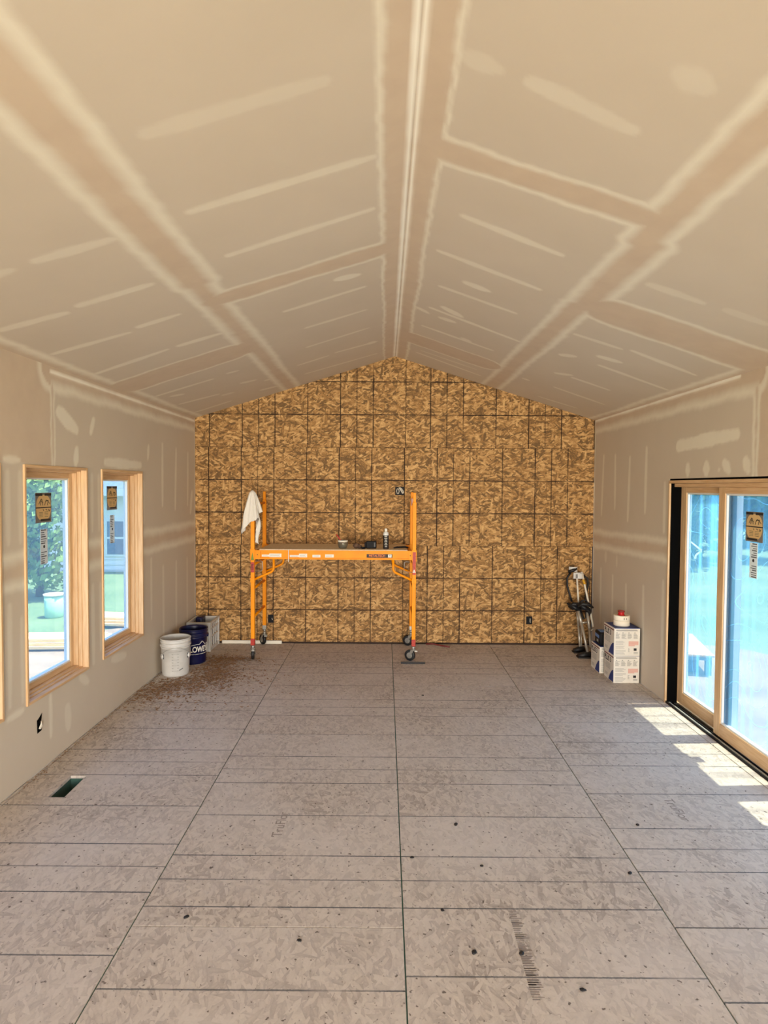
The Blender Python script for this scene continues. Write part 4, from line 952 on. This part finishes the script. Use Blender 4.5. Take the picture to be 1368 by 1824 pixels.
q = MB(); q.box((-.0212, .03, .07), (-.0198, .18, .105)); q.box((.0, .05, .1345), (.06, .17, .1362)); q.build('blue_print', mat('sky_blue_print', S(84, 128, 190), .5), t)
q = MB(); q.box((-.0212, .06, .025), (-.0198, .12, .05)); q.box((.07, .03, .1345), (.13, .1, .1362)); tag(q.build('grey_print', M['ink_l'], t), kind='stuff')
for k in range(2):
    t = thing('tape_roll', 'upper cream roll of joint tape on the carton stack' if k else 'lower cream roll of joint tape resting on the carton', 'tape', (2.445, 6.37, .5612 + .053 * k), 0, 'joint tape rolls on the carton')
    q = MB(); q.lathe([(.032, .0), (.076, .0), (.0795, .003), (.0795, .049), (.076, .052), (.032, .052), (.032, 0)], n=40); q.build('paper_roll', M['tape'], t)
    q = MB(); q.lathe([(.0322, .001), (.0322, .051), (.029, .051), (.029, .001), (.0322, .001)], n=24); q.build('core', M['lumber'], t)
    if k:
        q = MB(); 
        for a in (-96, -78): a = math.radians(a); q.poly([(.0797 * math.cos(a), .0797 * math.sin(a), .016), (.0797 * math.cos(a + .1), .0797 * math.sin(a + .1), .016), (.0797 * math.cos(a + .1), .0797 * math.sin(a + .1), .036), (.0797 * math.cos(a), .0797 * math.sin(a), .036)], (0, -.0005, 0))
        tag(q.build('printed_mark', M['ink'], t), kind='stuff')
t = thing('red_cap', 'red plastic cap standing on the upper tape roll', 'cap', (2.436, 6.36, .6673))
q = MB(); q.lathe([(0, 0), (.036, 0), (.036, .006), (.030, .009), (.030, .030), (.034, .034), (.034, .045), (.027, .048), (0, .048)], n=24); q.build('body', M['red'], t)
q = MB(); q.lathe([(.0345, .0352), (.0348, .04), (.0345, .044)], n=24); q.build('ribbed_ring', M['maroon'], t)

# ------------------------------------------------------------------ drywall stilts leaning in the corner
def sp(u, v, y): return atY(990 + u / 9.6, 1000 + v / 9.6, y)
def rod(q, a, b, r): q.tube([a, b], r, 8)
def stilt(label, foot, rods, knee, band, straps, ft, extra=None):
    t = thing('drywall_stilt', label, 'stilt', (0, 0, 0), 0, 'pair of stilts leaning in the right corner')
    fx, fy, fl = foot
    q = MB(); q.box((fx - fl / 2, fy - .05, 0), (fx + fl / 2, fy + .05, .016), bev=.005); q.tube([(fx - fl / 2 + .01, fy, .02), (fx - .02, fy, .035), (fx + fl / 2 - .03, fy, .045)], [.03, .04, .035], 10, flat=.8); q.build('foot', M['rubber'], t)
    for a, b, r, m in rods:
        q = MB(); rod(q, a, b, r); q.build('leg_tube', M[m], t)
    q = MB(); kx, ky, kz = knee
    q.box((kx - .055, ky - .06, kz - .012), (kx + .055, ky + .06, kz + .008), bev=.004); q.build('shoe_platform', M['black'], t)
    q = MB(); q.tube([(kx - .09, ky - .03, kz + .02), (kx - .04, ky - .05, kz + .06), (kx + .03, ky - .05, kz + .055), (kx + .09, ky - .03, kz + .015)], [.015, .034, .036, .018], 8, flat=.7); q.tube([(kx - .10, ky, kz + .06), (kx - .02, ky - .02, kz + .02), (kx + .05, ky - .02, kz - .03), (kx + .06, ky, kz - .08)], [.014, .040, .042, .026], 8, flat=.7); q.build('shoe_strap', M['rubber'], t)
    q = MB(); bx_, by_, bz_ = band
    pts = [(bx_ + .055 * math.cos(a), by_ + .045 * math.sin(a), bz_) for a in [math.radians(200 - 18 * k * 1.0) + math.pi for k in range(11)]]
    for i in range(len(pts) - 1):
        a, b = Vector(pts[i]), Vector(pts[i + 1]); q.poly([a - Vector((0, 0, .03)), b - Vector((0, 0, .03)), b + Vector((0, 0, .03)), a + Vector((0, 0, .03))], (0, .003, 0))
    q.build('calf_band', M['white_pl'], t)
    for s_ in straps:
        q = MB(); q.tube(s_, .019, 8, flat=.7); q.build('calf_strap', M['rubber'], t)
    if extra: extra(t)
    return t
A0 = 7.52; A1 = 7.62
def exA(t):
    q = MB(); p = sp(285, 165, 7.60); q.tube([p + Vector((-.05, 0, -.01)), p + Vector((0, -.02, .012)), p + Vector((.045, 0, .03))], [.018, .024, .02], 8); q.build('knee_pad', M['rubber'], t)
stilt('aluminium drywall stilt nearer the particle board, in front of the cord loop', (sp(412, 1530, 7.40).x, 7.40, .17),
      [(sp(415, 1490, 7.42), sp(385, 1080, 7.50), .013, 'alu'), (sp(388, 1100, 7.50), sp(365, 840, 7.53), .016, 'alu'), (sp(440, 1480, 7.42), sp(430, 1080, 7.50), .008, 'alu'), (sp(392, 760, 7.52), sp(350, 100, 7.62), .011, 'offwhite')],
      tuple(sp(330, 800, 7.52)), tuple(sp(290, 130, 7.62)), [[sp(250, 190, 7.62), sp(190, 290, 7.62), sp(195, 420, 7.61), sp(235, 560, 7.60), sp(275, 690, 7.58)]], 0, exA)
def exB(t):
    p = sp(375, 245, 7.56); q = MB(); q.box((p.x - .055, 7.545, p.z - .035), (p.x + .06, 7.56, p.z + .040), M=None, bev=.003); c_ = q.build('clamp_plate', M['white_pl'], t)
    q = MB(); [q.box((p.x - .028 + .014 * k, 7.543, p.z - .028), (p.x - .021 + .014 * k, 7.5448, p.z + .02)) for k in range(3)]; q.box((p.x + .02, 7.543, p.z - .02), (p.x + .055, 7.5448, p.z + .03)); tag(q.build('dark_slots', M['black'], c_), kind='stuff')
    a, b = sp(466, 310, 7.52), sp(496, 390, 7.505); q = MB(); q.tube([a, b], .0145, 10); q.build('yellow_label', M['yellow'], t)
stilt('aluminium drywall stilt beside the rear carton with a yellow label', (sp(505, 1625, 7.17).x, 7.17, .19),
      [(sp(545, 1560, 7.17), sp(440, 1060, 7.30), .015, 'alu'), (sp(445, 1090, 7.30), sp(385, 850, 7.37), .018, 'alu'), (sp(592, 1470, 7.22), sp(575, 1150, 7.32), .014, 'alu'), (sp(580, 1180, 7.32), sp(535, 870, 7.38), .018, 'alu'), (sp(440, 1050, 7.31), sp(545, 1040, 7.33), .011, 'alu'),
       (sp(445, 180, 7.56), sp(578, 790, 7.42), .012, 'offwhite'), (sp(575, 780, 7.42), sp(640, 1120, 7.30), .012, 'offwhite'), (sp(600, 1190, 7.30), sp(650, 1150, 7.30), .012, 'alu'), (sp(370, 740, 7.40), sp(560, 800, 7.41), .014, 'rubber')],
      tuple(sp(490, 800, 7.40)), tuple(sp(400, 245, 7.58)), [[sp(480, 250, 7.58), sp(540, 290, 7.59), sp(548, 400, 7.58), sp(520, 520, 7.55), sp(505, 620, 7.50), sp(530, 740, 7.46)], [sp(400, 730, 7.42), sp(450, 670, 7.42), sp(510, 660, 7.42), sp(560, 760, 7.42)], [sp(430, 860, 7.42), sp(470, 980, 7.40), sp(520, 960, 7.40), sp(520, 860, 7.41)]], 0, exB)

# ------------------------------------------------------------------ sawdust and small marks
q = bmesh.new()
def flake(x, y, r, z=.0):
    a = random.uniform(0, 6.28); l = r * random.uniform(.6, 1.6); w = r * random.uniform(.3, .8); c, s = math.cos(a), math.sin(a); h = random.uniform(.0006, .004)
    P = [(-l, -w, 0), (l, -w, random.uniform(0, h)), (l, w, h), (-l, w, random.uniform(0, h))]
    q.faces.new([q.verts.new((x + c * p[0] - s * p[1], y + s * p[0] + c * p[1], .0006 + z + p[2])) for p in P])
cl = [(-1.88, 6.95, .09, .13, 900), (-1.72, 7.02, .12, .06, 700), (-1.80, 6.60, .10, .22, 1500), (-1.70, 6.35, .12, .12, 900), (-1.95, 6.20, .16, .16, 900), (-2.12, 6.02, .14, .12, 900), (-1.90, 5.98, .2, .10, 500), (-2.2, 5.8, .08, .15, 450), (-1.75, 6.3, .35, .4, 1300), (-1.4, 6.7, .25, .25, 260), (-2.0, 5.6, .25, .2, 250)]
for (x, y, sx_, sy_, n_) in cl:
    for k in range(int(n_ * .6)):
        xx, yy = random.gauss(x, sx_), random.gauss(y, sy_)
        if xx < XL + .01 or (xx + 2.188) ** 2 + (yy - 6.46) ** 2 < .02 or (xx + 2.135) ** 2 + (yy - 6.9) ** 2 < .02: continue
        flake(xx, yy, random.choice((.004, .006, .008, .013)))
for k in range(500): flake(XL + .01 + abs(random.gauss(0, .03)), random.uniform(3.9, 6.4), .004)
me = bpy.data.meshes.new('sawdust'); q.to_mesh(me); q.free(); me.materials.append(M['sawdust'])
o = bpy.data.objects.new('sawdust', me); COL.objects.link(o); tag(o, 'brown sawdust and shavings scattered on the floor by the buckets', 'sawdust', kind='stuff')
chips = [(734, 1528, .010, 'small black chip of debris just right of the central floor seam'), (1122, 1556, .012, 'small black chip of debris beside the right green floor seam'), (1038, 1764, .012, 'black chip of debris nearest the bottom edge, right of centre'),
         (332, 1634, .012, 'black chip of debris alone on the near left middle floor sheet'), (929, 1699, .012, 'small dark chip beside the faint bar stamp on the floor'), (845, 1697, .013, 'elongated dark chip of debris left of the faint bar stamp'),
         (788, 1622, .009, 'tiny dark chip of debris on the floor line left of the bar stamp'), (1136, 1470, .012, 'dark chip of debris on the floor in front of the sliding door sunlight'), (812, 1469, .014, 'flat dark smear like chip in the middle of the floor right of centre'),
         (753, 1239, .012, 'small dark chip of debris on the floor in front of the right caster'), (533, 1676, .010, 'small dark chip of debris left of the central seam near the bottom'), (858, 1543, .009, 'tiny dark chip right of the chip by the central seam')]
for k, (px, py, r_, lb_) in enumerate(chips):
    p = atZ(px, py); b2 = MB(); b2.sphere((0, 0, .003), r_, (1.2, .8, .3), 8)
    for v in b2.bm.verts: v.co.x += random.uniform(-.2, .2) * r_; v.co.y += random.uniform(-.2, .2) * r_; v.co.z = max(0, v.co.z)
    o = b2.build('debris_chip', M['ink_k'], loc=p); o.rotation_euler = (0, 0, random.uniform(0, 3)); tag(o, lb_, 'debris', 'dark debris chips on the floor')
# faint stamped lettering on the floor sheets
def stamp(txt, px, py, size, rot, m=M['stamp'], sx=1.0):
    p = atZ(px, py); return text_mesh(txt, size, m, fl0, Matrix.Translation((p.x, p.y, .0004)) @ Matrix.Rotation(rot, 4, 'Z'), 'stamped_lettering', .0002, sx)
stamp('TruFlor', 500, 1468, .085, math.radians(90))
stamp('TruFlor', 1205, 1442, .085, math.radians(-90))
for k in range(7):
    p = atZ(925 + 4.5 * k * 1.4, 1650 + 22 * k); b2 = MB()
    for j in range(9): b2.box((p.x - .03, p.y + .012 * j, .0002), (p.x - .03 + random.uniform(.03, .06), p.y + .012 * j + random.uniform(.003, .007), .0006))
    tag(b2.build('stamped_bars', M['stamp'], fl0), kind='stuff')

# ------------------------------------------------------------------ outside
GZ = -.45
def ground(name, pts, z, m):
    q = MB(); q.poly([(a, c, z - .3) for a, c in pts], (0, 0, .3)); return tag(q.build(name, m), kind='structure')
ground('ground', [(-60, -40), (-2.55, -40), (-2.55, 60), (-60, 60)], GZ, M['lawn'])
ground('ground', [(2.80, -40), (60, -40), (60, 60), (2.80, 60)], GZ, M['lawn'])
ground('ground', [(-2.55, 7.95), (2.80, 7.95), (2.80, 60), (-2.55, 60)], GZ, M['lawn'])
ground('ground', [(-2.55, -40), (2.80, -40), (2.80, -3.7), (-2.55, -3.7)], GZ, M['lawn'])
def patch(name, x0, x1, y0, y1, z, m, amp=.25):
    q = MB(); n = 40; pts = []
    for k in range(n):
        a = 2 * math.pi * k / n; c, s = math.cos(a), math.sin(a); f = 1 + amp * .4 * math.sin(3 * a + x0) + amp * .2 * math.sin(7 * a)
        sq = 1 / max(abs(c), abs(s)) ** .7
        pts.append(((x0 + x1) / 2 + c * sq * f * (x1 - x0) / 2, (y0 + y1) / 2 + s * sq * f * (y1 - y0) / 2, z - .02))
    q.poly(pts, (0, 0, .04)); return tag(q.build(name, m), kind='structure')
patch('ground', -7.6, -2.7, -6, 10.2, GZ, M['dirt'], .12)
patch('ground', 2.9, 6.3, -8, 9.3, GZ, M['dirt'], .12)
# lumber pile seen through the left windows
for (pl, px_, py_, rz_) in (('pile of pale lumber on the dirt nearest the left windows outside', -5.2, 9.2, 4), ('second pale lumber pile farther out on the lawn edge, behind the first', -4.3, 10.7, -6)):
    t = thing('lumber_pile', pl, 'lumber', (px_, py_, GZ), math.radians(rz_))
    for ly in range(3):
        for k in range(5 - ly):
            q = MB(); ln = random.uniform(.95, 1.2); q.box((-ln, -.36 + .15 * k + .04 * ly, .05 + .045 * ly), (ln, -.36 + .15 * k + .04 * ly + .135, .09 + .045 * ly), bev=.004); q.build('board', M['lumber'], t)
    for xx in (-.9, .8):
        q = MB(); q.box((xx, -.4, 0), (xx + .09, .45, .05)); q.build('bearer', M['lumber'], t)
p = (-6.05, 11.3); t = thing('garden_bin', 'pale mint plastic drum standing on the lawn outside the near left window', 'bin', (p[0], p[1], GZ))
q = MB(); q.lathe([(0, 0), (.15, 0), (.155, .02), (.165, .40), (0, .40)], n=24); q.build('drum', M['binmint'], t)
q = MB(); q.lathe([(.172, .40), (.178, .41), (.178, .43), (.0, .445)], n=24); q.lathe([(.172, .40), (0, .401)], n=24); q.build('lid', M['offwhite'], t)
# neighbour's house
hx0, hx1, hy = -13.5, -6.2, 17.3
t = thing('neighbour_house', 'white sided house with a blue grey roof across the left lawn', 'house', (0, 0, 0))
q = MB(); q.box((hx0 + .03, hy + .03, -1.0), (hx1 - .03, hy + 7, 1.80)); q.build('wall', M['siding'], t)
for k in range(17):
    q = MB(); z = -.7 + k * .148; q.poly([(hx0, hy, z), (hx0, hy + .03, z), (hx0, hy + .03, z + .15), (hx0, hy + .022, z + .15)], (hx1 - hx0, 0, 0)); q.build('siding_board', M['siding'], t)
q = MB(); q.poly([(hx0 - .4, hy - .45, 1.72), (hx0 - .4, hy + 3.5, 3.6), (hx0 - .4, hy + 7.45, 1.72), (hx0 - .4, hy + 7.45, 1.84), (hx0 - .4, hy + 3.5, 3.75), (hx0 - .4, hy - .45, 1.84)], (hx1 - hx0 + .8, 0, 0)); rf = q.build('roof', M['shingle'], t)
q = MB(); q.box((hx0 - .42, hy - .48, 1.68), (hx1 + .42, hy - .44, 1.86)); q.build('fascia', M['glazed_white'], t)
for xx in (-7.35, -10.9):
    q = MB(); q.box((xx - .45, hy - .03, -.02), (xx + .45, hy + .01, 1.02)); wf = q.build('window', M['glazed_white'], t)
    q = MB(); q.box((xx - .39, hy - .04, .04), (xx + .39, hy - .028, .47)); q.box((xx - .39, hy - .04, .53), (xx + .39, hy - .028, .96)); q.build('pane', M['shingle'], wf)
# platform, bin and hook outside the right door
t = thing('plywood_platform', 'low plywood landing on dark posts standing outside the sliding door', 'platform', (3.95, 8.55, GZ), math.radians(-14))
q = MB(); q.box((-.5, -.62, .27), (.42, .62, .295), bev=.003); q.build('top_sheet', mat('weathered_plywood', S(196, 152, 100), .8, noise=S(176, 134, 88), nscale=6), t)
q = MB(); q.box((-.47, -.59, .22), (.39, -.55, .27)); q.box((-.47, .55, .22), (.39, .59, .27)); q.box((.35, -.55, .22), (.39, .55, .27)); q.build('frame', M['shingle'], t)
for xx in (-.44, .33):
    for yy in (-.56, .5): q = MB(); q.box((xx, yy, 0), (xx + .07, yy + .07, .22)); q.build('leg', M['shingle'], t)
q = MB(); q.box((-.3, -.45, 0), (.28, .45, .2), bev=.03); o = q.build('blue_tote', M['ink_blue'], loc=(3.95, 8.55, GZ)); o.rotation_euler = (0, 0, math.radians(-14)); tag(o, 'dark blue tote stored under the plywood landing outside', 'tote')
a, c, d_ = atY(1212, 950, 7.0), atY(1249, 980, 7.0), atY(1239, 993, 7.0)
t = thing('bent_white_pipe', 'thin bent white pipe seen through the far door pane', 'pipe', (0, 0, 0))
q = MB(); q.tube([Vector((a.x, 7.0, GZ)), a, c, c + Vector((.004, 0, -.012)), (c + d_) / 2 + Vector((-.01, 0, .0)), d_ + Vector((0, 0, .02)), d_ - Vector((.004, 0, .015))], .011, 8); q.build('pipe', M['glazed_white'], t)
# trees
def tree_meshes(name, R_, Hc, nl, m, ls):
    bm = bmesh.new()
    lobes = [(random.uniform(-.55, .55) * R_, random.uniform(-.55, .55) * R_, Hc * random.uniform(.15, .95), R_ * random.uniform(.38, .62)) for _ in range(16)]
    for k in range(nl):
        lx, ly, lz, lr = random.choice(lobes); d = Vector((random.gauss(0, 1), random.gauss(0, 1), random.gauss(0, 1))).normalized() * lr * random.uniform(.72, 1.05)
        c = Vector((lx, ly, lz)) + d; n = (d.normalized() + Vector((random.gauss(0, .5), random.gauss(0, .5), random.gauss(0, .5)))).normalized()
        a = n.orthogonal().normalized(); b_ = n.cross(a); s = ls * random.uniform(.6, 1.3)
        bm.faces.new([bm.verts.new(c + a * s), bm.verts.new(c + b_ * s * .6), bm.verts.new(c - a * s), bm.verts.new(c - b_ * s * .6)])
    me = bpy.data.meshes.new(name); bm.to_mesh(me); bm.free(); me.materials.append(m); return me
tm = [tree_meshes('foliage', 1.7, 4.5, 5200, M['leaf_d'], .15), tree_meshes('foliage', 1.0, 2.4, 5200, M['leaf'], .075), tree_meshes('foliage', 2.2, 6.0, 5600, M['leaf'], .18)]
bb = MB(); bb.tube([(0, 0, -.5), (.05, 0, 1.2), (0, .05, 3)], [.09, .07, .05], 8); trunk = bb.build('trunk', M['bark']); tme = trunk.data; bpy.data.objects.remove(trunk)
def tree(name, label, x, y, k, zb, s, grp):
    t = thing(name, label, 'tree', (x, y, GZ), random.uniform(0, 6.28), grp)
    o = bpy.data.objects.new('foliage', tm[k]); COL.objects.link(o); o.parent = t; o.location = (0, 0, zb); o.scale = (s, s, s)
    o = bpy.data.objects.new('trunk', tme); COL.objects.link(o); o.parent = t; o.scale = (s, s, max(.4, zb / 1.5))
tree('leafy_tree', 'small yellow green tree in front of the white house outside', -7.5, 13.4, 1, .35, 1.1, None)
tree('leafy_tree', 'taller leafy tree behind the small tree outside the near left window', -10.2, 13.6, 2, .9, .6, None)
for (xx, yy, kk, s, lb_) in ((9.4, 20.0, 0, 1.0, 'dark dense tree beyond the lawn, seen through the far door pane'), (13.6, 20.8, 0, 1.05, 'dark dense tree beyond the lawn, behind the labelled door pane'), (18.2, 20.2, 2, .8, 'mid green tree at the right end of the front tree row'),
                             (11.4, 26.0, 2, 1.1, 'tall mid green tree rising behind the gap between the two dark trees'), (17.2, 26.6, 2, 1.1, 'tall mid green tree at the back right of the tree row'), (6.0, 25.5, 0, 1.2, 'dark dense tree at the far left of the right hand tree row')):
    tree('hedgerow_tree', lb_, xx, yy, kk, .0, s, 'tree row beyond the right lawn')
